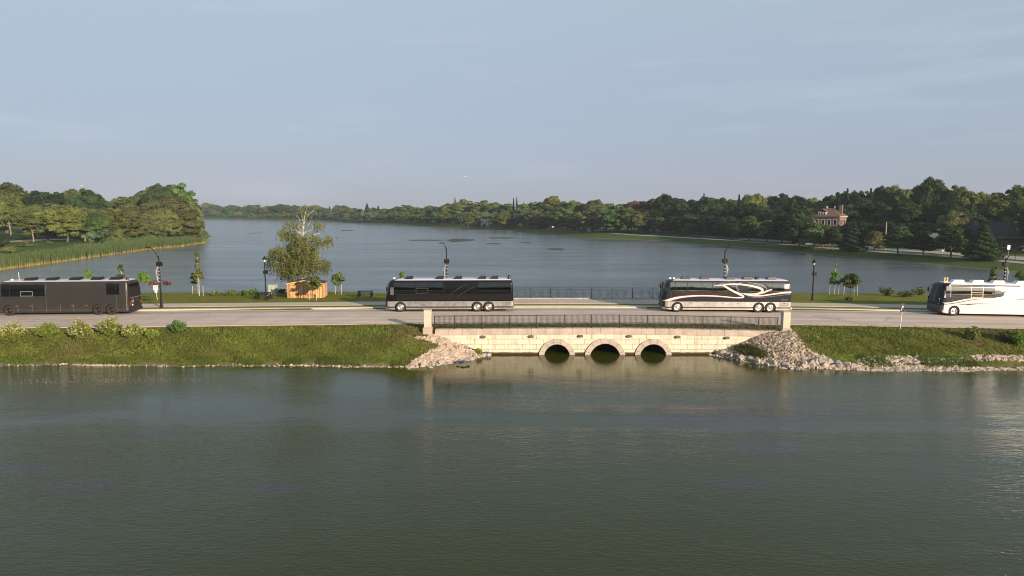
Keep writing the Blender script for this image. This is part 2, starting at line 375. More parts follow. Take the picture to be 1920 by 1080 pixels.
# ---------------------------------------------------------------- road, kerbs, sidewalk
M_ROAD = mat('worn concrete road', (.58, .47, .39), .85, noise=(.35, .90, 1.08), bump=(14, .012))
_n = M_ROAD.node_tree.nodes; _l = M_ROAD.node_tree.links; _b = _n['Principled BSDF']      # tyre-polished lanes, stains and hairline cracks
_src = _b.inputs['Base Color'].links[0].from_socket; _t = _n.new('ShaderNodeTexCoord'); _m = _n.new('ShaderNodeMapping'); _m.inputs['Scale'].default_value = (.035, 1.1, 1); _l.new(_t.outputs['Object'], _m.inputs[0])
_q = _n.new('ShaderNodeTexNoise'); _q.inputs['Scale'].default_value = 1.; _q.inputs['Detail'].default_value = 5; _l.new(_m.outputs[0], _q.inputs['Vector']); _r = _n.new('ShaderNodeMapRange'); _r.inputs['From Min'].default_value = .35; _r.inputs['From Max'].default_value = .65; _r.inputs['To Min'].default_value = .80; _r.inputs['To Max'].default_value = 1.08; _l.new(_q.outputs['Fac'], _r.inputs['Value'])
_v = _n.new('ShaderNodeTexVoronoi'); _v.feature = 'DISTANCE_TO_EDGE'; _v.inputs['Scale'].default_value = .28; _l.new(_t.outputs['Object'], _v.inputs['Vector']); _r2 = _n.new('ShaderNodeMapRange'); _r2.inputs['From Max'].default_value = .012; _r2.inputs['To Min'].default_value = .72; _l.new(_v.outputs['Distance'], _r2.inputs['Value'])
_x = _n.new('ShaderNodeMath'); _x.operation = 'MULTIPLY'; _l.new(_r.outputs[0], _x.inputs[0]); _l.new(_r2.outputs[0], _x.inputs[1]); _y = _n.new('ShaderNodeMixRGB'); _y.blend_type = 'MULTIPLY'; _y.inputs[0].default_value = 1; _l.new(_src, _y.inputs[1]); _l.new(_x.outputs[0], _y.inputs[2]); _l.new(_y.outputs[0], _b.inputs['Base Color'])
M_ROADD = mat('darker tar strip', (.38, .31, .265), .85, noise=(.5, .9, 1.1), bump=(14, .012))
M_KERB = mat('pale kerb concrete', (.52, .47, .38), .8, noise=(1.2, .92, 1.06))
M_WALK = mat('sidewalk concrete', (.50, .42, .34), .85, noise=(.6, .92, 1.08), bump=(10, .01))
M_PAINT = mat('worn white road paint', (.72, .69, .64), .6, noise=(3, .75, 1.1))
def ribbon(name, prof, m, xs, mi=None, kind='structure'):
    """prof(x) -> list of (y, z) across the strip"""
    mb = MB(); rows = [prof(x) for x in xs]; k = len(rows[0])
    vs = [(x, y, z) for x, r in zip(xs, rows) for y, z in r]
    fs = [(i * k + j, (i + 1) * k + j, (i + 1) * k + j + 1, i * k + j + 1) for i in range(len(xs) - 1) for j in range(k - 1)]
    mb.add(vs, fs); o = mb.obj(name, m); tag(o, kind=kind); return o
xs_r = list(np.arange(-400, -100, 20.)) + list(np.arange(-100, 110, 1.)) + list(np.arange(110, 401, 20.))
zr = lambda x: float(zroad(x)); cr_ = lambda x: float(croad(x))
ribbon('road', lambda x: [(63.0 + cr_(x) + t * 9.1, zr(x) + .05 * math.sin(math.pi * t)) for t in (0, .25, .5, .75, 1)], M_ROAD, xs_r)
ribbon('road_wear_strip', lambda x: [(71.0 + cr_(x), zr(x) + .05 * math.sin(math.pi * .879) + .004), (72.06 + cr_(x), zr(x) + .009)], M_ROADD, xs_r)
ribbon('gutter', lambda x: [(72.1 + cr_(x), zr(x)), (72.98 + cr_(x), zr(x) + .01)], M_KERB, xs_r)
def kerbw(x): return .5 + .40 * math.exp(-((x - 9) / 14) ** 4)
ribbon('kerb', lambda x: [(72.98 + cr_(x), zr(x) - .1), (72.99 + cr_(x), zr(x) + .15), (73.03 + cr_(x), zr(x) + .165), (73.0 + kerbw(x) + cr_(x), zr(x) + .17), (73.02 + kerbw(x) + cr_(x), zr(x) - .1)], M_KERB, xs_r)
ribbon('south_kerb', lambda x: [(62.88 + cr_(x), zr(x) - .2), (62.885 + cr_(x), zr(x) + .03), (62.98 + cr_(x), zr(x) + .035), (63.0 + cr_(x), zr(x) - .1)], M_ROADD, xs_r)
def walk(x):
    b = math.exp(-((x - 8.5) / 17.5) ** 8)
    return [(75.0 + cr_(x) + .25 * b, zr(x) + .1), (75.01 + cr_(x) + .25 * b, zr(x) + .165), (77.7 + cr_(x) + (NY - 78.5 - cr_(x) + .1) * b, zr(x) + .17), (77.71 + cr_(x) + (NY - 78.5 - cr_(x) + .1) * b, zr(x) + .02)]
ribbon('sidewalk', walk, M_WALK, xs_r)
# dashes, read off the photograph
zmid = lambda x: zr(x) + .05 * math.sin(math.pi * .44) + .006
mb = MB()
def dash(x0, x1, y, mb, wd=.13):
    n_ = 6
    for i in range(n_):
        a = x0 + (x1 - x0) * i / n_; b = x0 + (x1 - x0) * (i + 1) / n_
        mb.add([(a, y + cr_(a), zmid(a)), (b, y + cr_(b), zmid(b)), (b, y + wd + cr_(b), zmid(b)), (a, y + wd + cr_(a), zmid(a))], [(0, 1, 2, 3)])
for x in np.arange(-21.2 - 9.25 * 9, 120, 9.25):
    dash(x, x + 3.05, 66.95, mb)
tag(mb.obj('lane_dashes', M_PAINT), kind='structure')
mb = MB()      # worn arrow and lane marks in front of the white coach
for (x0, y0, ln) in ((42.6, 67.6, 2.0), (54.6, 67.4, 3.0), (48.3, 65.8, 1.2), (44.5, 66.1, .9)):
    z = zr(x0) + .056; mb.add([(x0, y0, z), (x0 + ln, y0 + .05, z), (x0 + ln - .25, y0 + .3, z), (x0 + .2, y0 + .22, z)], [(0, 1, 2, 3)])
tag(mb.obj('worn_arrow_markings', M_PAINT), kind='structure')
# ---------------------------------------------------------------- bridge
def stone_wall_mat():
    m = bpy.data.materials.new('cream split block'); m.use_nodes = True
    n = m.node_tree.nodes; l = m.node_tree.links; b = n['Principled BSDF']; b.inputs['Roughness'].default_value = .9; b.inputs['Specular IOR Level'].default_value = .2
    t = n.new('ShaderNodeTexCoord'); s = n.new('ShaderNodeSeparateXYZ'); l.new(t.outputs['Object'], s.inputs[0])
    c = n.new('ShaderNodeCombineXYZ'); l.new(s.outputs['X'], c.inputs[0]); l.new(s.outputs['Z'], c.inputs[1])
    br = n.new('ShaderNodeTexBrick'); l.new(c.outputs[0], br.inputs['Vector'])
    br.inputs['Scale'].default_value = 1; br.inputs['Brick Width'].default_value = 1.24; br.inputs['Row Height'].default_value = .47; br.inputs['Mortar Size'].default_value = .016
    br.inputs['Mortar Smooth'].default_value = .2; br.inputs['Color1'].default_value = (.74, .68, .55, 1); br.inputs['Color2'].default_value = (.64, .575, .455, 1); br.inputs['Mortar'].default_value = (.24, .19, .13, 1); br.offset = .5
    q = n.new('ShaderNodeTexNoise'); q.inputs['Scale'].default_value = 3.5; q.inputs['Detail'].default_value = 7; q.inputs['Roughness'].default_value = .7; l.new(t.outputs['Object'], q.inputs['Vector'])
    r = n.new('ShaderNodeMapRange'); r.inputs['From Min'].default_value = .3; r.inputs['From Max'].default_value = .7; r.inputs['To Min'].default_value = .82; r.inputs['To Max'].default_value = 1.1; l.new(q.outputs['Fac'], r.inputs['Value'])
    x = n.new('ShaderNodeMixRGB'); x.blend_type = 'MULTIPLY'; x.inputs[0].default_value = 1; l.new(br.outputs['Color'], x.inputs[1]); l.new(r.outputs[0], x.inputs[2])
    # rain streaks and grime running down the face
    mpv = n.new('ShaderNodeMapping'); mpv.inputs['Scale'].default_value = (1.6, 1, .22); l.new(t.outputs['Object'], mpv.inputs[0]); q3 = n.new('ShaderNodeTexNoise'); q3.inputs['Scale'].default_value = 1.4; q3.inputs['Detail'].default_value = 6; l.new(mpv.outputs[0], q3.inputs['Vector'])
    r3 = n.new('ShaderNodeMapRange'); r3.inputs['From Min'].default_value = .50; r3.inputs['From Max'].default_value = .72; r3.inputs['To Min'].default_value = 0; r3.inputs['To Max'].default_value = .45; l.new(q3.outputs['Fac'], r3.inputs['Value'])
    x3 = n.new('ShaderNodeMixRGB'); l.new(r3.outputs[0], x3.inputs[0]); l.new(x.outputs[0], x3.inputs[1]); x3.inputs[2].default_value = (.36, .29, .20, 1); x = x3
    # tide line: wet brown stain just above the water, ragged
    q2 = n.new('ShaderNodeTexNoise'); q2.inputs['Scale'].default_value = 2.; l.new(t.outputs['Object'], q2.inputs['Vector'])
    a = n.new('ShaderNodeMath'); a.operation = 'MULTIPLY_ADD'; a.inputs[1].default_value = -.12; l.new(q2.outputs['Fac'], a.inputs[0]); l.new(s.outputs['Z'], a.inputs[2])
    m2 = n.new('ShaderNodeMapRange'); m2.inputs['From Min'].default_value = .20; m2.inputs['From Max'].default_value = .09; l.new(a.outputs[0], m2.inputs['Value'])
    x2 = n.new('ShaderNodeMixRGB'); l.new(m2.outputs[0], x2.inputs[0]); l.new(x.outputs[0], x2.inputs[1]); x2.inputs[2].default_value = (.075, .045, .025, 1); l.new(x2.outputs[0], b.inputs['Base Color'])
    u = n.new('ShaderNodeBump'); u.inputs['Distance'].default_value = .05; u.inputs['Strength'].default_value = .9; l.new(q.outputs['Fac'], u.inputs['Height'])
    u2 = n.new('ShaderNodeBump'); u2.inputs['Distance'].default_value = .03; u2.invert = True; l.new(br.outputs['Fac'], u2.inputs['Height']); l.new(u.outputs[0], u2.inputs['Normal']); l.new(u2.outputs[0], b.inputs['Normal'])
    return m
M_BLOCK = stone_wall_mat()
M_CAP = mat('smooth cap limestone', (.46, .38, .32), .85, noise=(1.1, .80, 1.12), bump=(20, .008))
M_RING = mat('arch stone', (.45, .38, .32), .85, noise=(1.6, .85, 1.1), bump=(20, .01))
M_PIL = mat('pillar limestone', (.56, .50, .39), .85, noise=(1.5, .9, 1.06), bump=(18, .008))
M_PILB = mat('pillar base stone', (.45, .37, .30), .85, noise=(1.5, .88, 1.06), bump=(18, .008))
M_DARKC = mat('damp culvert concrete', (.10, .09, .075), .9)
M_BLACK = mat('black powder coated metal', (.009, .010, .012), .6, spec=.25)
M_RAILN = mat('dark bronze railing metal', (.022, .017, .013), .5)
M_GLAS = mat('lamp glass', (.5, .5, .48), .2)
_tp = [(WX0, 2.29), (0, 2.36), (8.4, 2.41), (15, 2.33), (WX1, 2.13)]
def captop(x):
    return float(np.interp(x, [a for a, b in _tp], [b for a, b in _tp]))
CAPH = .53
ARCH = [(4.06, -.22, 1.17), (8.40, -.385, 1.395), (12.75, -.24, 1.20)]; RT = .47
bridge = thing('arch_bridge', (8.4, WY, 0), 'cream limestone block bridge with three low arches over the lake', 'bridge')
BL = Vector((8.4, WY, 0))
def bobj(mb, name, m, par=bridge, smooth=False, **k):
    mb.v = [(x - BL.x, y - BL.y, z) for x, y, z in mb.v] if par is bridge or par.parent is bridge else mb.v
    return mb.obj(name, m, par, smooth)
def wall_face(y0, y1, x0, x1, name, top):
    xs = set(np.round(np.arange(x0, x1, .5), 3)) | {x0, x1}
    for cx, cz, r in ARCH:
        ro = r + RT - .06
        for a in np.linspace(0, math.pi, 25): xs.add(round(cx + ro * math.cos(a), 4))
    xs = sorted(xs); mb = MB()
    def bot(x):
        z = -1.
        for cx, cz, r in ARCH:
            ro = r + RT - .06
            if abs(x - cx) < ro: z = max(z, cz + math.sqrt(max(ro * ro - (x - cx) ** 2, 0)))
        return z
    for i in range(len(xs) - 1):
        a, b = xs[i], xs[i + 1]; za, zb = bot(a + 1e-5), bot(b - 1e-5); ta, tb = top(a), top(b)
        mb.add([(a, y0, za), (b, y0, zb), (b, y0, tb), (a, y0, ta), (a, y1, za), (b, y1, zb), (b, y1, tb), (a, y1, ta)],
               [(0, 1, 2, 3), (5, 4, 7, 6), (1, 0, 4, 5), (3, 2, 6, 7)])
    mb.add([(x0, y0, -1), (x0, y1, -1), (x0, y1, top(x0)), (x0, y0, top(x0))], [(0, 3, 2, 1)])
    mb.add([(x1, y0, -1), (x1, y1, -1), (x1, y1, top(x1)), (x1, y0, top(x1))], [(0, 1, 2, 3)])
    return bobj(mb, name, M_BLOCK)
wall_face(WY, WY + .55, WX0 + .25, WX1 - .05, 'wall', lambda x: captop(x) - CAPH)
wall_face(NY - .45, NY, WX0 + .2, WX1 - .2, 'back_wall', lambda x: zr(x) + .05)
def caps(y0, y1, top, h, name, x0, x1, wd=1.24):
    mb = MB(); n_ = round((x1 - x0) / wd); w_ = (x1 - x0) / n_; g_ = .012
    for i in range(n_):
        a = x0 + i * w_ + g_; b = x0 + (i + 1) * w_ - g_; e = random.uniform(-.006, .006)
        za, zb = top(a), top(b); c_ = .025
        mb.add([(a, y0 + e, za - h), (b, y0 + e, zb - h), (b, y1, zb - h), (a, y1, za - h), (a, y0 + e, za - c_), (b, y0 + e, zb - c_), (b, y1, zb - c_), (a, y1, za - c_),
                (a + c_, y0 + e + c_, za), (b - c_, y0 + e + c_, zb), (b - c_, y1 - c_, zb), (a + c_, y1 - c_, za)],
               [(0, 3, 2, 1), (0, 1, 5, 4), (1, 2, 6, 5), (2, 3, 7, 6), (3, 0, 4, 7), (4, 5, 9, 8), (5, 6, 10, 9), (6, 7, 11, 10), (7, 4, 8, 11), (8, 9, 10, 11)])
    o = bobj(mb, name, M_CAP); return o
caps(WY - .10, WY + .62, captop, CAPH, 'cap_stones', WX0 + .62, WX1 - .35)
mb = MB(); 
for i in range(60):
    a = WX0 + .64 + i * (WX1 - WX0 - 1.0) / 60; b = a + (WX1 - WX0 - 1.0) / 60
    mb.add([(a, WY - .07, captop(a) - CAPH + .01), (b, WY - .07, captop(b) - CAPH + .01), (b, WY - .07, captop(b) - .05), (a, WY - .07, captop(a) - .05)], [(0, 1, 2, 3)])
bobj(mb, 'cap_mortar', M_PILB)
caps(NY - .5, NY + .12, lambda x: zr(x) + .26, .30, 'back_ledge', WX0 - 1.3, WX1 + 1.5)
for k, (cx, cz, r) in enumerate(ARCH):
    mb = MB(); nv = 7; tot = math.pi + .2; w_ = tot / nv
    for i in range(nv):
        a0 = -.1 + i * w_ + .010; a1 = -.1 + (i + 1) * w_ - .010; st = 5
        V = []
        for j in range(st + 1):
            a = a0 + (a1 - a0) * j / st
            for rr, yy in ((r, WY - .13), (r + RT, WY - .13), (r + RT, WY + .3), (r, WY + .3)): V.append((cx + rr * math.cos(a), yy, cz + rr * math.sin(a)))
        F = []
        for j in range(st):
            for e in range(4):
                F.append((j * 4 + e, j * 4 + (e + 1) % 4, (j + 1) * 4 + (e + 1) % 4, (j + 1) * 4 + e))
        F += [(3, 2, 1, 0), tuple(st * 4 + e for e in range(4))]
        mb.add(V, [f[::-1] for f in F])
    ring = bobj(mb, 'arch_ring', M_RING)
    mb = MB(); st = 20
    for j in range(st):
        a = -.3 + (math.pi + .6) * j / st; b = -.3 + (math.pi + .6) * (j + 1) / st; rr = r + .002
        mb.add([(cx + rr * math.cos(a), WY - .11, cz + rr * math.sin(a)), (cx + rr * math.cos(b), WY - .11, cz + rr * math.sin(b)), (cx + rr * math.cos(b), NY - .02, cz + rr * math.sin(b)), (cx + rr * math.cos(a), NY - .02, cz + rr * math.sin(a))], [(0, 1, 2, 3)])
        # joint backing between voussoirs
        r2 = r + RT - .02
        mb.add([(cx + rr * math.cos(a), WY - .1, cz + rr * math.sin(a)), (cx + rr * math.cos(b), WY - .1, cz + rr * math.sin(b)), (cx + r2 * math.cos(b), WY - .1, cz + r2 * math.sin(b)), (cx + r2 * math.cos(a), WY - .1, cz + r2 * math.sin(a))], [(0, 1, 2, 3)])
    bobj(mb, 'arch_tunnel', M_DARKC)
for px in (906.5, 996.6, 1089, 1180, 1271, 1363):
    p = atY(px, 629.5, WY); x, z = p.x, captop(p.x) - CAPH - .16
    mb = MB(); mb.box(x - .19, x + .05, WY - .02, WY + .01, z - .06, z + .09)
    mb.box(x - .22, x + .20, WY - .26, WY - .02, z - .02, z + .08, top=(x - .2, x + .18, WY - .2, WY - .02)); mb.box(x - .16, x + .19, WY - .23, WY - .03, z - .10, z - .022)
    o = bobj(mb, 'wall_light', mat('bronze light housing', (.13, .095, .07), .5) if px < 910 else bpy.data.materials['bronze light housing'])
    m2 = MB(); m2.box(x - .14, x + .17, WY - .21, WY - .05, z - .115, z - .102); bobj(m2, 'lens', M_GLAS, o)

def pillar(px0, px1, Yc, ztop, zbase, label):
    x = atY((px0 + px1) / 2, 600, Yc).x
    t = thing('stone_pillar', (x, Yc + .3, zbase), label, 'pillar', 'stone pillars at the bridge ends')
    h = ztop - zbase
    MB().box(-.42, .42, -.42, .42, -.6, .78).box(-.42, .42, -.42, .42, .782, .86, top=(-.33, .33, -.33, .33)).obj('pillar_base', M_PILB, t)
    MB().box(-.315, .315, -.315, .315, .84, h).obj('shaft', M_PIL, t)
    MB().box(-.34, .34, -.34, .34, h + .002, h + .07, top=(-.30, .30, -.30, .30)).obj('cap', M_CAP, t)
pillar(795, 808, WY + .05, 4.0, 1.62, 'square cream stone pillar at the left end of the bridge railing')
pillar(1468, 1483, WY - .05, 3.84, 1.55, 'square cream stone pillar at the right end of the bridge railing')

# ---------------------------------------------------------------- railings
def railing(name, posts, y, zf, h, m, label, grp, dark=.04, bal=.105, mid=False):
    x0 = posts[0]; t = thing(name, (x0, y, zf(x0)), label, 'railing', grp); z0 = zf(x0)
    for x in posts:
        z = zf(x) - z0; MB().box(x - x0 - dark, x - x0 + dark, -dark, dark, z - .02, z + h + .02).box(x - x0 - .07, x - x0 + .07, -.07, .07, z - .01, z + .02).obj('post', m, t)
    for a, b in zip(posts[:-1], posts[1:]):
        za, zb = zf(a) - z0, zf(b) - z0
        def bar(mb, lo, hi, e=.018):
            mb.add([(a - x0 + dark, -e, za + lo), (b - x0 - dark, -e, zb + lo), (b - x0 - dark, e, zb + lo), (a - x0 + dark, e, za + lo),
                    (a - x0 + dark, -e, za + hi), (b - x0 - dark, -e, zb + hi), (b - x0 - dark, e, zb + hi), (a - x0 + dark, e, za + hi)],
                   [(0, 3, 2, 1), (4, 5, 6, 7), (0, 1, 5, 4), (1, 2, 6, 5), (2, 3, 7, 6), (3, 0, 4, 7)])
        mb = MB(); bar(mb, h - .06, h, .03); mb.obj('top_rail', m, t)
        mb = MB(); bar(mb, .08, .115)
        top = h - .05
        if mid: bar(mb, h - .26, h - .225); top = h - .26
        n_ = int((b - a) / bal)
        for i in range(1, n_):
            x = a + (b - a) * i / n_; z = zf(x) - z0; mb.box(x - x0 - .014, x - x0 + .014, -.012, .012, z + .11, z + top)
        mb.obj('panel', m, t)
ps = [atY(p, 600, WY + .2).x for p in (815, 851.9, 903.4, 955, 1006.4, 1058, 1109.4, 1161.8, 1214, 1266, 1318, 1370.5, 1423, 1458.6)]
railing('bridge_railing', ps, WY + .22, lambda x: captop(x) + .005, 1.2, M_RAILN, 'brown metal railing with thin balusters on top of the block bridge wall', 'bridge railings')
ps = [-7.6 + i * 2.44 for i in range(14)]
railing('lakeside_railing', ps, NY - .2, lambda x: zr(x) + .265, 1.22, mat('blue black railing metal', (.010, .016, .026), .6, spec=.25), 'dark blue railing across the road, along the sidewalk beside the upper lake', 'bridge railings', mid=True, bal=.13)

# ---------------------------------------------------------------- rocks
M_ROCKL = mat('pale limestone rubble', (.50, .40, .31), .9, noise=(2.2, .62, 1.15), bump=(9, .05))
M_ROCKR = mat('grey brown rubble', (.50, .415, .33), .9, noise=(2.2, .5, 1.25), bump=(9, .05))
M_BOULD = mat('boulder stone', (.43, .37, .31), .9, noise=(2.5, .7, 1.12), bump=(7, .05))
_ico = None
def rock(sz, rng):
    bm = bmesh.new(); bmesh.ops.create_icosphere(bm, subdivisions=1, radius=1)
    V = np.array([v.co[:] for v in bm.verts]); F = [tuple(v.index for v in f.verts) for f in bm.faces]; bm.free()
    return V, F
_RV, _RF = rock(1, None)
def rockverts(s, rng, flat=.7):
    V = _RV.copy()
    for _ in range(4):      # chop with random planes for angular faces
        n_ = rng.normal(size=3); n_ /= np.linalg.norm(n_); c_ = rng.uniform(.45, .8); d = V @ n_ - c_; V = V - np.maximum(d, 0)[:, None] * n_
    V *= rng.uniform(.75, 1.25, 3) * s; V[:, 2] *= flat
    a = rng.uniform(0, 6.28); ca, sa = math.cos(a), math.sin(a)
    return V @ np.array([[ca, sa, 0], [-sa, ca, 0], [0, 0, 1]])
def inpoly(poly, x, y): return float(sdf(poly, np.array([x]), np.array([y]))[0]) < 0
def rubble(name, spots, m, label, seed):
    rng = np.random.default_rng(seed); VV = []; FF = []; o = 0
    for x, y, z, s in spots:
        V = rockverts(s, rng) + np.array([x, y, z + s * .25]); VV.append(V); FF.append(np.array(_RF) + o); o += len(V)
    ob = link(name, npmesh(name, np.concatenate(VV), np.concatenate(FF), m, False)); tag(ob, label, 'riprap', kind='stuff'); return ob
def fill(poly_px, n_, smin_, smax_, seed, world=False):
    P_ = poly_px if world else [tuple(hit(a, b)[:2]) for a, b in poly_px]; rng = np.random.default_rng(seed)
    x0, x1 = min(p[0] for p in P_), max(p[0] for p in P_); y0, y1 = min(p[1] for p in P_), max(p[1] for p in P_)
    X = rng.uniform(x0, x1, n_); Y = rng.uniform(y0, y1, n_); ok = sdf(P_, X, Y) < 0; X, Y = X[ok], Y[ok]; Z = gfast(X, Y)
    S = smin_ + (smax_ - smin_) * rng.random(len(X)) ** 2.2
    return [(a, b, c, s) for a, b, c, s in zip(X, Y, Z, S) if c > -.35 and not (b > WY - .05 and WX0 < a < WX1)]
LP = [(776, 633), (800, 633), (822, 636), (925, 662), (893, 676), (830, 690), (765, 695), (762, 686), (797, 664), (826, 648), (806, 641)]
rubble('rubble_slope', fill(LP, 6500, .06, .26, 3), M_ROCKL, 'sloping pile of pale broken stone at the left end of the bridge', 3)
RP = [(17.4, 60.7), (24.0, 60.7), (25.1, 61.3), (25.2, 59.4), (25.2, 57.8), (26.6, 56.5), (27.2, 54.0), (23.2, 54.6), (19.6, 57.1)]
rubble('rubble_bank', fill(RP, 7500, .05, .19, 4, True), M_ROCKR, 'grey brown stone rubble sloping to the water at the right end of the bridge', 4)
spots = fill([(1555, 688), (1925, 690), (1925, 700), (1555, 700)], 3600, .06, .17, 5)
up = [(1545, 676), (1600, 682), (1625, 668), (1700, 668), (1790, 672), (1835, 665), (1925, 668), (1925, 678), (1840, 677), (1790, 681), (1700, 683), (1620, 690), (1560, 690)]
spots += fill(up, 2600, .07, .19, 6)
rubble('shore_stones', spots, M_ROCKR, 'two bands of tan stones along the water below the right grass bank', 7)
rng = np.random.default_rng(12); spots = []
for i in range(520):
    px = rng.choice([rng.uniform(-20, 765), rng.normal(175, 30), rng.normal(640, 90)]); x = gp(px, 691).x
    y = None
    for yy in np.arange(54, 58, .08):
        if gz(x, yy) > -.02: y = yy; break
    if y and x < -8.5: 
        s = rng.uniform(.03, .10) * (1.4 if rng.random() < .15 else 1); yy = y + rng.normal(.05, .12); spots.append((x, yy, gz(x, yy), s))
rubble('waterline_pebbles', spots, M_ROCKR, 'thin line of pale pebbles along the waterline of the left grass bank', 8)
# larger boulders, one object each
protos = []
for i in range(5):
    V = rockverts(.33, np.random.default_rng(40 + i), .8); protos.append(npmesh('boulder', V, np.array(_RF), M_BOULD, False))
def boulders(pts, label, grp, seed, s0=.7, s1=1.25):
    pts = sorted(pts); cnt_ = -1
    rng = np.random.default_rng(seed)
    for px, py in pts:
        p = hit(px, py)
        if p.y > WY - .35 and WX0 < p.x < WX1: p.y = WY - .45
        p.z = max(gz(p.x, p.y), -.15)
        o = bpy.data.objects.new('boulder', protos[rng.integers(5)]); COL.objects.link(o)
        s = rng.uniform(s0, s1); o.scale = (s, s, s); o.location = (p.x, p.y, p.z + .1 * s); o.rotation_euler = (0, 0, rng.uniform(0, 6.28))
        cnt_ += 1; tag(o, '%s, %s from the left' % (label, ORD[cnt_]), 'boulder', grp)
rng = np.random.default_rng(5)
pts = [(1348 + t * 157 + rng.normal(0, 2), 664 + 32 * t ** .8 - rng.uniform(0, 5)) for t in np.linspace(0, 1, 20)]
boulders(pts, 'boulder in the waterline row right of the arches', 'boulders right of the arches', 1)
pts = [(1505 + t * 65 + rng.normal(0, 2), 690 - rng.uniform(0, 8)) for t in np.linspace(0, 1, 14)]
boulders(pts, 'big boulder near the right blue tarp scrap', 'boulders by the blue tarp', 2, .95, 1.5)
pts = [(765 + t * 150 + rng.normal(0, 2), 692 - 26 * t ** 1.6 - rng.uniform(-1, 4)) for t in np.linspace(0, 1, 20)]
boulders(pts, 'pale boulder at the foot of the left rubble slope', 'boulders left of the bridge', 3, .6, 1.15)
M_TARP = mat('faded blue tarp', (.05, .10, .20), .6, bump=(6, .05))
for px, py, sx, lb in ((913, 663, .38, 'blue tarp scrap against the block wall at the left waterline'), (868, 683, .55, 'flat blue tarp scrap at the foot of the left rubble slope'), (1571, 689, .55, 'crumpled blue tarp scrap among the boulders on the right shore')):
    p = hit(px, py); mb = MB(); rng = np.random.default_rng(int(px)); n_ = 7
    V = [(sx * (i / n_ - .5) * 2 + rng.normal(0, .04), (j / n_ - .5) * sx * 1.1 + rng.normal(0, .04), .22 + .12 * rng.random() - .2 * abs(i / n_ - .5)) for j in range(n_ + 1) for i in range(n_ + 1)]
    mb.add(V, [(j * (n_ + 1) + i, j * (n_ + 1) + i + 1, (j + 1) * (n_ + 1) + i + 1, (j + 1) * (n_ + 1) + i) for j in range(n_) for i in range(n_)])
    o = mb.obj('tarp_scrap', M_TARP, loc=(p.x, min(p.y, WY - .5) if px < 950 else p.y, max(gz(p.x, p.y), 0) + (.12 if px > 950 else 0))); tag(o, lb, 'tarp')
# ---------------------------------------------------------------- coaches
M_TYRE = mat('tyre rubber', (.028, .022, .019), .9, noise=(5, .8, 1.3))
M_ARCHD = mat('wheel arch black', (.008, .008, .008), .9)
M_CHROME = mat('polished steel', (.64, .62, .60), .36, metal=.8, noise=(1.3, .75, 1.1))
M_ALU = mat('alloy wheel', (.80, .76, .72), .28, metal=1.)
M_ROOFW = mat('pale coach roof', (.62, .60, .68), .4)
M_BLKP = mat('black plastic', (.012, .012, .014), .4)
M_WHTP = mat('white plastic cover', (.78, .76, .72), .4)
M_RED = mat('red lens', (.35, .02, .015), .25)
M_AMB = mat('amber lens', (.55, .12, .02), .3)
M_HEAD = mat('clear lens', (.75, .75, .75), .12)
LEN, HW = 13.55, 1.29
_in = lambda z: .062 * max(0, z - 1.8) ** 2
LV = [(.30, .0), (.46, 0), (.60, 0), (1.14, 0), (1.16, 0), (1.6, 0)] + [(z_, _in(z_)) for z_ in (1.8, 2., 2.2, 2.4, 2.6, 2.8, 3.0, 3.12)] + [(3.24, .175), (3.34, .25), (3.41, .38), (3.455, .62), (3.48, 1.0)]
def inset(z):
    return float(np.interp(z, [a for a, b in LV], [b for a, b in LV]))
def finset(z): return float(np.interp(z, [.3, .55, 1.3, 2.2, 3.0, 3.24, 3.34, 3.41, 3.455, 3.48], [.16, .0, .02, .16, .36, .48, .62, .82, 1.1, 1.6]))
def rinset(z): return float(np.interp(z, [.3, .6, 2.2, 3.1, 3.24, 3.34, 3.41, 3.455, 3.48], [.1, 0, .02, .10, .15, .25, .42, .7, 1.1]))
def ring(z, off=0., hs=1.):
    w = HW - inset(z) + off; xf = finset(z) - off; xr = LEN - rinset(z) + off; rf, rr = .55, .20; N = 6; out = []
    rf = min(rf, w * .8)
    for cx, cy, r, a0, a1 in ((xf + rf, -w + rf, rf, 270, 180), (xf + rf, w - rf, rf, 180, 90), (xr - rr, w - rr, rr, 90, 0), (xr - rr, -w + rr, rr, 0, -90)):
        for k in range(N + 1):
            a = math.radians(a0 + (a1 - a0) * k / N); out.append((cx + r * math.cos(a), cy + r * math.sin(a), z * hs))
    return out
def side(x, z, off=.004, hs=1.): return (x, -(HW - inset(z)) - off, z * hs)

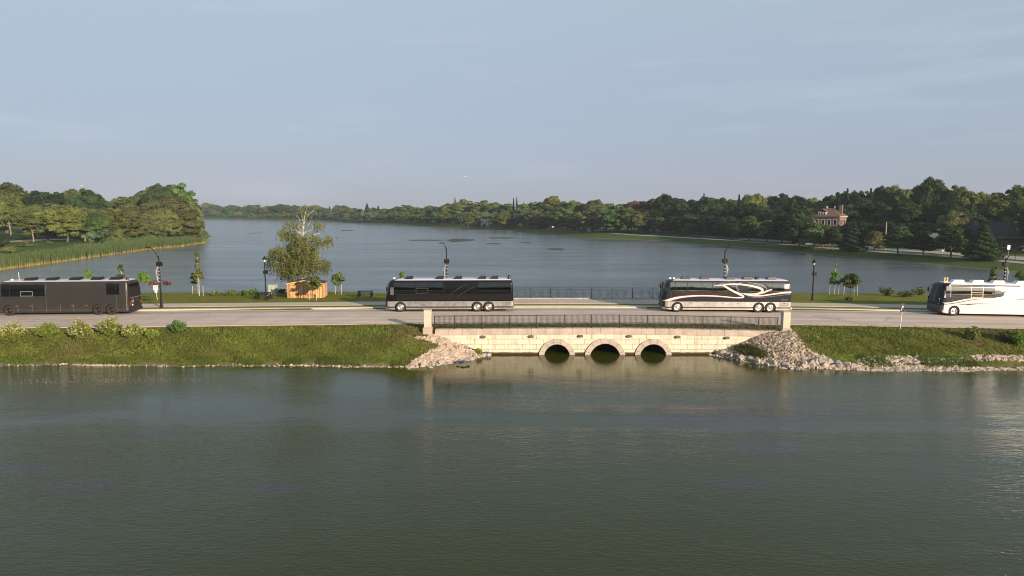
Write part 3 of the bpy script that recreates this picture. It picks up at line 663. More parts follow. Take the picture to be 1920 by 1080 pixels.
def make_coach(name, label, wheels, P, loc, pitch):
    """wheels: x of the three axles. P: paint dictionary"""
    hs = P.get('hs', 1.)
    t = thing(name, loc, label, 'coach', 'tour coaches driving over the causeway'); t.rotation_euler = (0, pitch, 0)
    mats = [P['paint'], P['skirt'], P['stripe'], P['roof'], M_ARCHD]
    mb = MB(); rings = [ring(z, 0, hs) for z, _ in LV]; n = len(rings[0])
    for r_ in rings: mb.v += r_
    for i in range(len(rings) - 1):
        z = .5 * (LV[i][0] + LV[i + 1][0])
        m = 1 if z < .46 else 2 if z < .6 else 1 if z < 1.14 else P.get('belt', 0) if z < 1.16 else 0 if z < 3.30 else 3
        for k in range(n):
            k2 = (k + 1) % n; mb.f.append((i * n + k, (i + 1) * n + k, (i + 1) * n + k2, i * n + k2)); 
            mb.m.append(0 if (m == 3 and 1 <= k < 13 and P.get('darkfront')) or (m in (1, 2) and 2 <= k < 12 and P.get('frontpaint')) else m)
    mb.f.append(tuple(range(n))); mb.m.append(4); mb.f.append(tuple((len(rings) - 1) * n + k for k in range(n))[::-1]); mb.m.append(3)
    body = mb.obj('body', mats, t)
    bm = bmesh.new(); bm.from_mesh(body.data); bmesh.ops.recalc_face_normals(bm, faces=bm.faces); bm.to_mesh(body.data); bm.free()
    cut = MB()
    for wx in wheels:
        for s in (-1, 1):
            y0, y1 = (-1.6, -.72) if s < 0 else (.72, 1.6); rr = .60; o = len(cut.v)
            for yy in (y0, y1):
                for k in range(24):
                    a = 2 * math.pi * k / 24; cut.v.append((wx + rr * math.cos(a), yy, .52 + rr * math.sin(a)))
            for k in range(24): k2 = (k + 1) % 24; cut.f.append((o + k, o + k2, o + 24 + k2, o + 24 + k)); cut.m.append(4)
            cut.f.append(tuple(o + k for k in range(24))[::-1]); cut.f.append(tuple(o + 24 + k for k in range(24))); cut.m += [4, 4]
    co = cut.obj('cutter', mats); bm = bmesh.new(); bm.from_mesh(co.data); bmesh.ops.recalc_face_normals(bm, faces=bm.faces); bm.to_mesh(co.data); bm.free()
    # the tandem arches touch: cut the two axles one at a time
    md = body.modifiers.new('b', 'BOOLEAN'); md.operation = 'DIFFERENCE'; md.solver = 'EXACT'; md.use_self = True; md.object = co
    body.parent = None; bpy.context.view_layer.update(); dg = bpy.context.evaluated_depsgraph_get()
    me = bpy.data.meshes.new_from_object(body.evaluated_get(dg)); body.modifiers.clear(); old = body.data; body.data = me; me.name = 'body'; body.parent = t
    bpy.data.objects.remove(co); bpy.data.meshes.remove(old)
    # smooth the roof and corners only
    for p in me.polygons: p.use_smooth = (p.center.z > 1.6 * hs or p.center.x < .6 or p.center.x > LEN - .25) and p.normal.z > -.5 and p.material_index != 4
    def panel(nm, x0, x1, z0, z1, m, off=.006, par=t, th=0, both=True):
        zs = [z0] + [z for z, _ in LV if z0 + .02 < z < z1 - .02] + [z1]; ret = None
        for s in ((1, -1) if both else (1,)):
            V = []; mb = MB(); F = []; k = len(zs)
            for z in zs:
                for x in (x0, x1): a = side(x, z, off, hs); V.append((a[0], a[1] * s, a[2]))
                for x in (x0, x1): a = side(x, z, 0, hs); V.append((a[0], (a[1] + .002) * s, a[2]))
            for i in range(k - 1):
                a = i * 4; b = a + 4; F += [(a + 2, a, b, b + 2), (a + 1, a + 3, b + 3, b + 1)]
            F += [(2, 3, 1, 0), ((k - 1) * 4, (k - 1) * 4 + 1, (k - 1) * 4 + 3, (k - 1) * 4 + 2)]
            for z in zs:      # the outer face has vertices of its own, so it shades as one smooth pane
                for x in (x0, x1): a = side(x, z, off + .0005, hs); V.append((a[0], a[1] * s, a[2]))
            F += [(k * 4 + i * 2, k * 4 + i * 2 + 1, k * 4 + i * 2 + 3, k * 4 + i * 2 + 2) for i in range(k - 1)]
            mb.add(V, F if s > 0 else [f[::-1] for f in F]); o = mb.obj(nm, m, par); ret = ret or o
            if z1 > 1.7:      # the glass follows the curve of the side: smooth its outer face
                fl = [(p.normal.y * -s > .8) for p in o.data.polygons]; o.data.polygons.foreach_set('use_smooth', fl); o.data.update()
        return ret
    # windows, each a pane part on both sides
    for w in P['windows']:
        o = panel('side_window', w[0], w[1], w[2], w[3], w[4] if len(w) > 4 else P['glass'])
    for w in P.get('frames', []):
        e = .05; mb = MB()
        for (a, b, c, d) in ((w[0], w[1], w[2], w[2] + e), (w[0], w[1], w[3] - e, w[3]), (w[0], w[0] + e, w[2] + e, w[3] - e), (w[1] - e, w[1], w[2] + e, w[3] - e)):
            y = side(a, c, .012, hs)[1]; y2 = side(a, d, .012, hs)[1]; mb.add([(a, y, c * hs), (b, y, c * hs), (b, y2, d * hs), (a, y2, d * hs)], [(0, 1, 2, 3)])
        mb.obj('vent_frame', P['frame'], t)
    # panel seams
    mb = MB()
    for x in P['seams']:
        for z0, z1 in ((.33, 1.12),): mb.box(x - .008, x + .008, -HW - .004, -HW + .01, z0 * hs, z1 * hs)
    for x in P.get('useams', []):
        zs = [1.2, 2., 2.6, 3.1, 3.24]
        for z0, z1 in zip(zs[:-1], zs[1:]):
            a = side(x, z0, .008, hs); b = side(x, z1, .008, hs); mb.add([(a[0] - .008, a[1], a[2]), (a[0] + .008, a[1], a[2]), (b[0] + .008, b[1], b[2]), (b[0] - .008, b[1], b[2])], [(0, 1, 2, 3)])
    if P.get('ribs'):
        for z in np.arange(1.28, 1.96, .085): mb.box(1.2, LEN - .25, -HW - .012, -HW + .005, z * hs, (z + .022) * hs)
    mb.obj('panel_seams', P['seam'], t)
    # baggage doors: proud flush panels between the axles, each with a handle
    for a, b in P['doors']:
        o = panel('baggage_door', a + .02, b - .02, .64, 1.10, P['doorm'], off=.007, both=False)
        MB().box((a + b) / 2 - .12, (a + b) / 2 + .12, -HW - .022, -HW - .005, .98 * hs, 1.03 * hs).obj('handle', P.get('handle', M_BLKP), o)
        panel('skirt_panel', a + .02, b - .02, .32, .45, P['doorm'], off=.006, both=False)
    # wheels
    for i, wx in enumerate(wheels):
        for s in (-1, 1):
            mb = MB(); y0 = s * 1.24; prof = [(.30, -.02), (.33, 0), (.47, .0), (.525, -.035), (.53, -.15), (.53, -.28), (.45, -.31)]
            mb.lathe([(r_, s * h) for r_, h in prof], 28, (0, 0, 0), 'y')
            wh = mb.obj('wheel', M_TYRE, t, True, loc=(wx, y0, .53)); 
            bm = bmesh.new(); bm.from_mesh(wh.data); bmesh.ops.recalc_face_normals(bm, faces=bm.faces); bm.to_mesh(wh.data); bm.free()
            rp = [(.0, .02), (.07, .02), (.085, -.01), (.10, -.06), (.24, -.08), (.27, -.02), (.315, .012), (.325, -.02)] if i == 0 else [(.0, .0), (.10, .0), (.12, -.03), (.14, -.13), (.235, -.13), (.26, -.03), (.315, .012), (.325, -.02)]
            if not P.get('bright', True): rp = [(.0, .03), (.12, .03), (.13, -.05), (.20, -.09), (.25, -.10), (.30, -.03), (.325, .008), (.33, -.02)]
            m2 = MB(); m2.lathe([(r_, s * h) for r_, h in rp], 24, (0, 0, 0), 'y')
            for k in range(10):
                a = 2 * math.pi * k / 10; rr = .165; m2.lathe([(.016, s * -.09), (.016, s * -.045), (0.001, s * -.04)], 6, (rr * math.cos(a), 0, rr * math.sin(a)), 'y')
            rm = m2.obj('rim', P.get('rim', M_ALU), wh, True); bm = bmesh.new(); bm.from_mesh(rm.data); bmesh.ops.recalc_face_normals(bm, faces=bm.faces); bm.to_mesh(rm.data); bm.free()
    # front: windscreen halves, destination band, headlights, bumper, mirrors, wipers
    zs = [1.35, 1.7, 2.2, 2.6, 3.0]
    for nm, k0, k1 in (('windscreen', 2, 6.5), ('windscreen', 6.5, 11)):
        mb = MB(); rr = [ring(z, .012, hs) for z in zs]
        def pt(r_, k):
            if k == 6.5: k_ = r_[6]; k2_ = r_[7]; return tuple((a + b) / 2 for a, b in zip(k_, k2_))
            return r_[int(k)]
        ks = [2, 3, 4, 5, 6, 6.5] if k0 == 2 else [6.5, 7, 8, 9, 10, 11]
        if k0 == 2: 
            pass
        for r_ in rr:
            row = [pt(r_, k) for k in ks]
            if k0 == 2: row[-1] = (row[-1][0], row[-1][1] - .02, row[-1][2])
            else: row[0] = (row[0][0], row[0][1] + .02, row[0][2])
            mb.v += row
        for i in range(len(zs) - 1):
            for k in range(5): mb.f.append((i * 6 + k, (i + 1) * 6 + k, (i + 1) * 6 + k + 1, i * 6 + k + 1)); mb.m.append(0)
        mb.obj(nm, P['wind'], t, True)
    mb = MB(); rr = [ring(z, .03, 1) for z in (.30, .40, .56)]
    for r_ in rr: mb.v += r_[2:12]
    for i in range(2):
        for k in range(9): mb.f.append((i * 10 + k, (i + 1) * 10 + k, (i + 1) * 10 + k + 1, i * 10 + k + 1)); mb.m.append(0)
    mb.obj('front_bumper', P.get('bumper', M_CHROME), t)
    for s in (-1, 1):
        m2 = MB(); 
        for k in (0, 1):
            yy = s * (.92 - k * .22); xx = .115 if k == 0 else .02
            m2.lathe([(.001, -.02), (.08, -.015), (.095, .05)], 12, (0, 0, 0), 'z')
            q_ = len(m2.v) - 36
            for j in range(q_, len(m2.v)): x_, y_, z_ = m2.v[j]; m2.v[j] = (z_ + xx, y_ + yy, x_ + .82)
        m2.obj('headlight', M_HEAD, t)
        m2 = MB(); m2.tube([(.50, s * 1.15, 3.0 * hs), (.36, s * 1.36, 2.95 * hs), (.28, s * 1.38, 2.7 * hs)], .022, 6); m2.box(.22, .32, s * 1.38 - .08, s * 1.38 + .08, 2.25 * hs, 2.7 * hs)
        m2.obj('mirror', P.get('mirror', M_BLKP), t)
    m2 = MB(); m2.tube([(finset(1.45) - .03, -.6, 1.42 * hs), (finset(2.3) - .03, -.25, 2.25 * hs)], .014, 5); m2.tube([(finset(1.45) - .03, .15, 1.42 * hs), (finset(2.3) - .03, .5, 2.25 * hs)], .014, 5); m2.obj('wipers', M_BLKP, t)
    # driver window
    # rear: engine grille, lamps, bumper, window panel
    xr = LEN + .004
    mb = MB(); mb.box(LEN - .02, LEN + .012, -.85, .85, .62, 1.55 * hs); mb.obj('engine_door', P['rearp'], t)
    mb = MB()
    for z in np.arange(.7, 1.2, .07): mb.box(LEN + .0, LEN + .022, -.7, .7, z, z + .03)
    mb.obj('engine_louvre', M_BLKP, t)
    mb = MB(); mb.add([(LEN - .02 - .005, -.9, 2.05 * hs), (LEN - .02 - .005, .9, 2.05 * hs), (LEN - .10 + .03, .9, 3.0 * hs), (LEN - .10 + .03, -.9, 3.0 * hs)], [(0, 1, 2, 3)]); mb.obj('rear_window', P['glass'], t)
    for s in (-1, 1):
        MB().box(LEN - .03, LEN + .025, s * 1.0 - .09, s * 1.0 + .09, .95, 1.35).obj('tail_light', M_RED, t)
    MB().box(LEN - .15, LEN + .10, -1.15, 1.15, .36, .56).obj('rear_bumper', P.get('bumper', M_CHROME), t)
    # roof units
    for x in P['units']:
        ln = P.get('ulen', .92); z = 3.47 * hs
        mb = MB(); mb.box(x - ln / 2, x + ln / 2, -.75, -.05, z - .05, z + .26, top=(x - ln / 2 + .28, x + ln / 2 - .02, -.69, -.11)); mb.box(x + ln / 2 - .25, x + ln / 2 - .06, -.66, -.14, z + .26, z + .285)
        mb.obj('roof_air_conditioner', P['unit'], t)
    for x, z_, r_ in P.get('domes', []):
        MB().lathe([(r_, 3.40 * hs), (r_, 3.40 * hs + z_ * .6), (r_ * .75, 3.40 * hs + z_ * .88), (r_ * .3, 3.40 * hs + z_), (.001, 3.40 * hs + z_)], 14, (x, -.45, 0)).obj('satellite_dome', P['unit'], t, True)
    if P.get('antenna'): MB().tube([(P['antenna'], -.6, 3.4 * hs), (P['antenna'], -.6, 4.25 * hs)], .025, 6).obj('antenna', M_WHTP, t)
    for x in P.get('horns', []):
        MB().tube([(x, -.5, 3.4 * hs), (x, -.5, 3.95 * hs)], .085, 10).lathe([(.085, 3.95 * hs), (.11, 3.99 * hs), (.001, 4.0 * hs)], 10, (x, -.5, 0)).obj('roof_marker_post', P['hornm'], t)
    if P.get('lamps'):
        mb = MB(); 
        for x in P['lamps']: mb.box(x - .10, x + .10, -.55, -.40, 3.46 * hs, 3.60 * hs)
        mb.obj('roof_marker_lights', M_WHTP, t)
    for x in P.get('ambers', []):
        MB().box(x - .06, x + .06, -HW - .02, -HW, .98, 1.06).obj('side_marker', M_AMB, t)
    return t, panel

def swoosh(t, nm, pts, m, off, hs=1., both=True):
    """painted ribbon on the coach side: pts = (x, z, width), smooth curve"""
    P_ = [np.array(p, float) for p in pts]; P_ = [2 * P_[0] - P_[1]] + P_ + [2 * P_[-1] - P_[-2]]; C = []
    for i in range(1, len(P_) - 2):
        p0, p1, p2, p3 = P_[i - 1:i + 3]
        for k in range(8):
            u = k / 8; C.append(.5 * (2 * p1 + (p2 - p0) * u + (2 * p0 - 5 * p1 + 4 * p2 - p3) * u * u + (3 * p1 - p0 - 3 * p2 + p3) * u ** 3))
    C.append(P_[-2]); mb = MB()
    L = []; Rr = []
    for i, c in enumerate(C):
        d = C[min(i + 1, len(C) - 1)][:2] - C[max(i - 1, 0)][:2]; d /= max(np.hypot(*d), 1e-6); nrm = np.array([-d[1], d[0]]); w = max(c[2], .004) / 2
        for lst, s in ((L, 1), (Rr, -1)):
            q_ = c[:2] + nrm * w * s; lst.append((min(max(q_[0], .03), LEN - .03), min(max(q_[1], 1.17), 3.28)))
    def y_of(x, z):
        e = HW - inset(z); xf = finset(z); r_ = .55
        if x < xf + r_: dx = min(xf + r_ - x, r_ * .93); return -(e - r_ + math.sqrt(r_ * r_ - dx * dx))
        return -e
    for sg in ((1, -1) if both else (1,)):
        if sg < 0: mb.obj(nm, m, t); mb = MB()
        V = [(x, (y_of(x, z) - off) * sg, z * hs) for a, b in zip(L, Rr) for x, z in (a, ((a[0] + b[0]) / 2, (a[1] + b[1]) / 2), b)]
        F = [(i * 3 + j, (i + 1) * 3 + j, (i + 1) * 3 + j + 1, i * 3 + j + 1) for i in range(len(L) - 1) for j in (0, 1)]
        mb.add(V, F)
    return mb.obj(nm, m, t)

def wrap(t, nm, zs, k0, k1, m, off, hs=1.):
    mb = MB(); rr = [ring(z, off, hs)[k0:k1 + 1] for z in zs]; w = k1 - k0 + 1
    for r_ in rr: mb.v += r_
    for i in range(len(zs) - 1):
        for k in range(w - 1): mb.f.append((i * w + k, (i + 1) * w + k, (i + 1) * w + k + 1, i * w + k + 1)); mb.m.append(0)
    return mb.obj(nm, m, t, True)

def coach_loc(px_front, Y, sc=1.):      # front near corner at this photo column, near side at depth Y
    x = atY(px_front, 560, Y).x; return x
def place(xf, Y):
    xa, xb = xf + 1.6, xf + 10.4
    za, zb = zr(xa) + .012, zr(xb) + .012; pit = -math.atan2(zb - za, xb - xa)
    return (xf, Y + HW, za - (zb - za) / (xb - xa) * 1.6), pit

# 1. satin dark brown-grey coach, leaving the frame at the left
P1 = dict(hs=1.055, paint=mat('satin brown grey wrap', (.029, .027, .025), .42, spec=.45, noise=(.5, .92, 1.08)), skirt=mat('brown grey skirt', (.027, .025, .024), .5, noise=(.8, .85, 1.15)), stripe=mat('skirt line', (.045, .039, .034), .5),
          roof=mat('grey coach roof', (.50, .49, .50), .4), glass=mat('black privacy glass', (.006, .007, .009), .05, spec=.22), wind=mat('dark windscreen', (.010, .012, .014), .05), rearp=mat('rear dark panel', (.030, .024, .021), .35), seam=mat('worn seam', (.22, .19, .165), .6), doorm=mat('brown grey door', (.028, .026, .024), .48, noise=(1.4, .85, 1.15)), unit=M_BLKP,
          bright=False, rim=mat('dark bronze wheel', (.035, .028, .024), .5, metal=.6), bumper=M_BLKP, mirror=M_BLKP, frontpaint=1,
          windows=[(.82, 1.68, 1.93, 3.12), (1.71, 5.33, 1.93, 3.08), (11.75, 13.1, 2.02, 3.14)], frames=[(2.8, 4.1, 1.94, 2.42)], frame=mat('grey window frame', (.22, .21, .20), .5),
          seams=[2.45, 3.96, 5.39, 6.87, 8.24, 9.3, 12.74, 13.75], useams=[5.45, 12.74], doors=[(2.45, 3.96), (3.96, 5.39), (5.39, 6.87), (6.87, 8.24), (8.24, 9.9), (12.74, 13.7)], units=[3.41, 5.66, 8.13, 10.38, 12.35], ulen=1.2, domes=[(13.55, .25, .14)], antenna=2.34, lamps=[1.5], ambers=[2.3, 3.8, 8.1, 9.6])
LEN = 14.0; xr_ = atY(241, 560, 70.35).x; loc, pit = place(xr_ - LEN, 70.35)
c1, pan = make_coach('tour_coach', 'matte dark brown grey coach with black windows, cut off by the left edge', (1.42, 10.72, 12.09), P1, loc, pit)
pan('rear_corner_trim', 13.76, 13.83, .45, 3.2, mat('brushed trim', (.45, .38, .32), .35, metal=.7), off=.012)
MB().box(LEN + .004, LEN + .03, -1.05, 1.05, 1.62 * 1.055, 1.68 * 1.055).obj('rear_trim_strip', bpy.data.materials['brushed trim'], c1)
MB().box(LEN + .012, LEN + .024, -.75, -.35, 1.22, 1.50).obj('licence_plate_holder', bpy.data.materials['worn seam'], c1)
MB().lathe([(.001, 0), (.09, 0), (.1, -.03)], 12).obj('reversing_lamp', M_HEAD, c1, loc=(LEN + .05, -.62, .98)).rotation_euler = (0, R(90), 0)

_rc = mat('brown black rear paint', (.020, .016, .014), .3, spec=.35)
wrap(c1, 'rear_cap', [.62, 1.2, 1.6, 2.0, 2.4, 2.8, 3.12], 15, 26, _rc, .009, 1.055)
LEN = 13.55
# 2. gloss black coach with steel skirt
P2 = dict(paint=mat('gloss black paint', (.006, .006, .006), .16, spec=.35), skirt=M_CHROME, stripe=M_BLKP, roof=M_ROOFW, glass=mat('tinted mirror glass', (.10, .10, .088), .03, metal=1.), wind=mat('black windscreen', (.012, .014, .016), .04), rearp=mat('gloss black rear', (.012, .012, .013), .15), seam=mat('fine trim line', (.06, .058, .055), .3, metal=.5),
          doorm=mat('steel door skin', (.60, .58, .56), .32, metal=.8, noise=(2.2, .65, 1.12)), handle=mat('door handle steel', (.2, .18, .16), .4), unit=M_BLKP, ribs=True, darkfront=1, frontpaint=1,
          windows=[(1.0, 1.72, 1.98, 3.2), (1.76, 3.25, 1.98, 3.2), (3.29, 4.62, 1.98, 3.2), (4.66, 6.15, 1.98, 3.2), (9.85, 12.15, 1.98, 3.2), (12.2, 13.3, 1.98, 3.2)], frames=[(3.31, 4.6, 1.99, 2.52)], frame=mat('slim black frame', (.05, .047, .04), .4),
          seams=[1.0, 2.35, 4.0, 5.6, 7.1, 8.6, 11.9, 12.35], useams=[.92, 6.2, 13.35], doors=[(2.4, 4.), (4., 5.6), (5.6, 7.1), (7.1, 8.6), (12.35, 13.4)], units=[2.45, 5.7, 7.65, 10.2, 11.5], domes=[(13.1, .42, .17)], lamps=[.95])
loc, pit = place(atY(721, 560, 71.2).x, 71.2)
c2, pan = make_coach('tour_coach', 'glossy black coach with polished steel skirt, behind the left stone pillar', (1.66, 9.72, 10.94), P2, loc, pit)
pan('drivers_window', .62, .98, 1.85, 2.62, mat('pale reflecting glass', (.42, .42, .40), .08, metal=.8), off=.010, both=False)
M_FAINT = mat('faint silver stroke', (.10, .10, .095), .25, metal=.5)
for a, b in (((6.6, 1.6), (8.8, 3.0)), ((7.6, 1.55), (9.6, 2.75))): swoosh(c2, 'silver_stroke', [(a[0], a[1], .012), ((a[0] + b[0]) / 2 - .1, (a[1] + b[1]) / 2 + .05, .045), (b[0], b[1], .01)], M_FAINT, .013)

# 3. slate coach with white swirls edged in red
P3 = dict(paint=mat('slate blue grey paint', (.022, .027, .036), .2, spec=.4), skirt=mat('bright steel skirt', (.60, .57, .56), .36, metal=.7, noise=(1.5, .82, 1.08)), stripe=mat('maroon brown stripe', (.06, .03, .03), .35), roof=M_ROOFW, glass=mat('olive mirror glass', (.42, .40, .31), .03, metal=1.), wind=mat('blue black windscreen', (.014, .020, .026), .04, spec=.2), rearp=mat('maroon rear', (.10, .02, .03), .3), seam=mat('seam grey', (.10, .10, .11), .4),
          doorm=mat('steel door bright', (.58, .56, .54), .34, metal=.7, noise=(2., .8, 1.08)), handle=mat('handle maroon', (.12, .05, .05), .4), unit=mat('black roof unit', (.018, .020, .026), .4), darkfront=1, frontpaint=1,
          windows=[(.78, 1.30, 2.10, 3.18), (1.34, 2.55, 2.0, 3.18), (2.6, 4.05, 2.0, 3.18), (4.1, 5.15, 2.0, 3.18), (5.2, 7.7, 2.0, 3.18), (8.9, 11.45, 2.0, 3.18), (11.5, 12.75, 2.0, 3.18)],
          seams=[.95, 2.3, 3.9, 5.5, 7.1, 8.7, 12.2, 13.3], useams=[.9], doors=[(2.25, 3.9), (3.9, 5.5), (5.5, 7.1), (7.1, 8.7), (12.25, 13.3)], units=[2.45, 4.45, 7.15, 8.95, 11.5], ulen=1.02, domes=[(10.05, .36, .22)], lamps=[.15 + .75, 1.3], ambers=[2.9, 5.7], belt=2)
xf3 = atY(1242.5, 560, 71.0).x; loc, pit = place(xf3, 71.0)
c3, pan = make_coach('tour_coach', 'slate coach with white swirls edged in red, behind the right end of the bridge', (1.54, 10.10, 11.32), P3, loc, pit)
M_WH = mat('cream white paint', (.64, .61, .56), .25, coat=.4); M_RE = mat('deep red paint', (.15, .015, .025), .25, coat=.4); M_SL = P3['paint']; M_SIL = mat('silver pinstripe', (.34, .35, .37), .25, metal=.6)
def c3p(cx, cy): return ((cx - 155) / 123.0, (589 + (cx - 345) * .0165 - cy) / 123.6)
def sw3(pts, m=M_WH, grow=.0, off=.012, nm='painted_swirl'):
    return swoosh(c3, nm, [(*c3p(a, b), w * (.80 if 12 < w < 45 else 1) / 123.6 + grow) for a, b, w in pts], m, off)
BODY = [[(600, 300, 0), (800, 330, 120), (1000, 300, 230), (1150, 290, 225), (1350, 290, 205), (1500, 330, 120), (1650, 400, 20)]]
sw3([(830, 215, 10), (1000, 250, 90), (1150, 300, 190), (1300, 290, 190), (1440, 290, 140), (1550, 310, 20)], M_SL, 0, .009, 'slate_field')
sw3([(1100, 400, 60), (1300, 395, 60), (1550, 370, 60), (1800, 400, 110)], M_SL, 0, .0095, 'slate_field')
curves = [
    [(150, 447, 26), (230, 428, 38), (330, 400, 34), (450, 383, 26), (620, 374, 22), (800, 379, 20), (950, 391, 18), (1080, 404, 16), (1170, 404, 20), (1195, 392, 24), (1160, 366, 34), (1090, 334, 32), (1020, 296, 32), (965, 262, 30), (925, 243, 22), (870, 240, 12), (810, 245, 3)],
    [(905, 240, 6), (980, 230, 18), (1090, 229, 22), (1200, 238, 24), (1310, 258, 28), (1400, 284, 34), (1438, 312, 36), (1415, 342, 30), (1350, 358, 22), (1260, 358, 16), (1180, 348, 6)],
    [(1160, 342, 4), (1230, 365, 16), (1320, 380, 22), (1430, 382, 20), (1560, 365, 22), (1680, 350, 24), (1808, 340, 28)],
    [(1350, 372, 4), (1430, 350, 18), (1500, 322, 22), (1560, 300, 16)]]
for c in curves:
    sw3([(a + 3, b + 5, w + 6) for a, b, w in c], M_RE, 0, .014, 'red_edge')
    sw3(c, M_WH, 0, .019)
for c in ([(1150, 400, 5), (1110, 300, 5), (1105, 240, 5), (1180, 205, 5), (1300, 215, 5), (1440, 250, 5), (1490, 300, 5), (1440, 350, 5)], [(1185, 385, 4), (1130, 310, 4), (1120, 240, 4), (1170, 212, 4)], [(900, 225, 4), (950, 200, 4), (1100, 195, 4)], [(1200, 365, 4), (1330, 405, 5), (1550, 395, 4), (1800, 365, 4)]):
    sw3(c, M_SIL, 0, .016, 'pinstripe')
sw3([(140, 440, 10), (300, 385, 8), (500, 355, 7), (760, 352, 7), (1000, 372, 6), (1120, 388, 4)], M_RE, 0, .015, 'red_edge')
pan('white_rear_block', 12.72, 13.32, 2.58, 3.0, M_WH, off=.010); pan('white_rear_block', 12.72, 13.32, 2.02, 2.26, M_WH, off=.010)
pan('rear_slot', 13.22, 13.28, 2.2, 2.95, M_BLKP, off=.018, both=False)
pan('roofline_stripe', .9, 13.3, 3.2, 3.27, P3['stripe'], off=.010)
pan('vent_grille', 12.4, 13.1, 1.28, 1.5, mat('grille slate', (.018, .022, .028), .5), off=.012, both=False)
pan('rear_side_panel', 12.28, 13.25, .66, 1.1, mat('grey louvre panel', (.30, .27, .24), .5), off=.012, both=False)

# 4. white coach with dark nose
M_W4 = mat('white gloss paint', (.70, .67, .64), .34, coat=1., spec=.5)
M_W4.node_tree.nodes['Principled BSDF'].inputs['Coat Roughness'].default_value = .10
P4 = dict(paint=M_W4, skirt=M_W4, stripe=M_W4, roof=mat('white coach roof', (.80, .76, .82), .4), glass=mat('amber mirror glass', (.50, .43, .33), .04, metal=1.), wind=mat('dark green windscreen', (.010, .016, .015), .04, spec=.2), rearp=M_W4, seam=mat('seam light grey', (.45, .42, .40), .5),
          doorm=M_W4, handle=mat('grey handle', (.35, .33, .32), .4), unit=M_WHTP, bumper=mat('black nose', (.02, .022, .024), .2),
          windows=[(.55, 1.0, 1.9, 3.12, mat('rose mirror glass', (.62, .50, .46), .05, metal=1.)), (1.04, 3.12, 1.95, 3.18), (3.16, 4.35, 1.95, 3.18), (4.4, 5.6, 1.95, 3.18)], frames=[(3.12, 4.38, 1.97, 2.52)], frame=mat('pale window frame', (.62, .52, .36), .4),
          seams=[.92, 2.2, 3.8, 5.4, 7, 8.6, 12.3, 13.3], useams=[6.1], doors=[(2.2, 3.8), (3.8, 5.4), (5.4, 7.), (7., 8.6), (12.3, 13.3)], units=[1.98 + .55 - .5, 4.08, 6.25, 8.7, 11.2], ulen=1.3, lamps=[.9], horns=[1.15 - .65 + .2, 1.45 - .65 + .2], hornm=mat('cream horn', (.70, .52, .32), .4), ambers=[9.1])
xf4 = atY(1763.2, 560, 70.3).x; loc, pit = place(xf4, 70.3)
c4, pan = make_coach('tour_coach', 'gleaming white coach with dark nose, cut off by the right edge', (1.5, 9.7, 10.92), P4, loc, pit)
# dark cap over the windscreen and dark lower nose, wrapped round the front
M_N4 = mat('navy black nose paint', (.010, .013, .024), .3, spec=.25); M_G4 = mat('grey nose panel', (.06, .068, .062), .4, spec=.3)
wrap(c4, 'nose_cap', [3.0, 3.1, 3.24, 3.34, 3.41], 1, 12, M_N4, .016)
wrap(c4, 'nose_panel', [.58, .8, 1.0, 1.25, 1.36], 1, 12, M_G4, .016)
wrap(c4, 'nose_band', [1.10, 1.2, 1.36], 1, 12, M_N4, .022)
wrap(c4, 'grille', [.62, .70, .74], 5, 8, M_BLKP, .024)
def c4p(cx, cy): return ((cx - 415) / 172.6, (916 + (cx - 670) * .010 - cy) / 172.6)
def sw4(pts, m, off=.012, nm='paint_stripe'): return swoosh(c4, nm, [(*c4p(a, b), w * (1.6 if w < 20 else 1) / 172.6) for a, b, w in pts], m, off)
M_D4 = mat('slate stripe paint', (.022, .026, .036), .25, coat=.4); M_B4 = mat('brown pinstripe', (.10, .045, .04), .3); M_PK = mat('rose grey fade paint', (.42, .30, .32), .3)
sw4([(420, 635, 70), (560, 620, 95), (720, 595, 78), (900, 575, 44), (1100, 570, 24), (1400, 572, 4)], M_D4, .009, 'slate_field')
sw4([(1330, 505, 130), (1400, 505, 128), (1500, 498, 110), (1530, 470, 30)], M_D4, .008, 'slate_field')
sw4([(410, 690, 14), (560, 680, 14), (760, 650, 16), (960, 610, 14), (1150, 588, 10), (1420, 582, 4)], M_WH, .013)
sw4([(410, 702, 8), (560, 696, 9), (740, 668, 9), (900, 632, 8), (1080, 604, 6), (1300, 592, 3)], M_B4, .014)
sw4([(700, 716, 4), (830, 700, 8), (950, 694, 10), (1100, 688, 8), (1330, 686, 3)], M_B4, .014)
sw4([(840, 722, 3), (960, 700, 8), (1100, 690, 6), (1300, 688, 3)], M_D4, .015)
sw4([(1520, 508, 3), (1545, 478, 14), (1610, 440, 4)], M_D4, .014)
sw4([(1740, 600, 3), (1850, 596, 10), (2050, 590, 10), (2300, 600, 3)], M_B4, .014)
pan('roofline_stripe', 1.0, 8.2, 3.2, 3.29, mat('violet grey stripe', (.07, .05, .085), .3), off=.012)

# ---------------------------------------------------------------- vegetation
M_BARK = mat('grey brown bark', (.13, .10, .075), .95, noise=(6, .7, 1.2))
M_PBARK = mat('pale grey bark', (.26, .22, .16), .95, noise=(4, .7, 1.2))
M_BIRCH = mat('white birch bark', (.60, .55, .47), .8, noise=(7, .45, 1.1))
M_STAKE = mat('pale wooden stake', (.62, .52, .38), .8)
L_OLIVE = leafmat('olive green leaves', (.082, .112, .028), (.170, .200, .055))
L_YEL = leafmat('yellow green leaves', (.085, .112, .024), (.165, .195, .048))

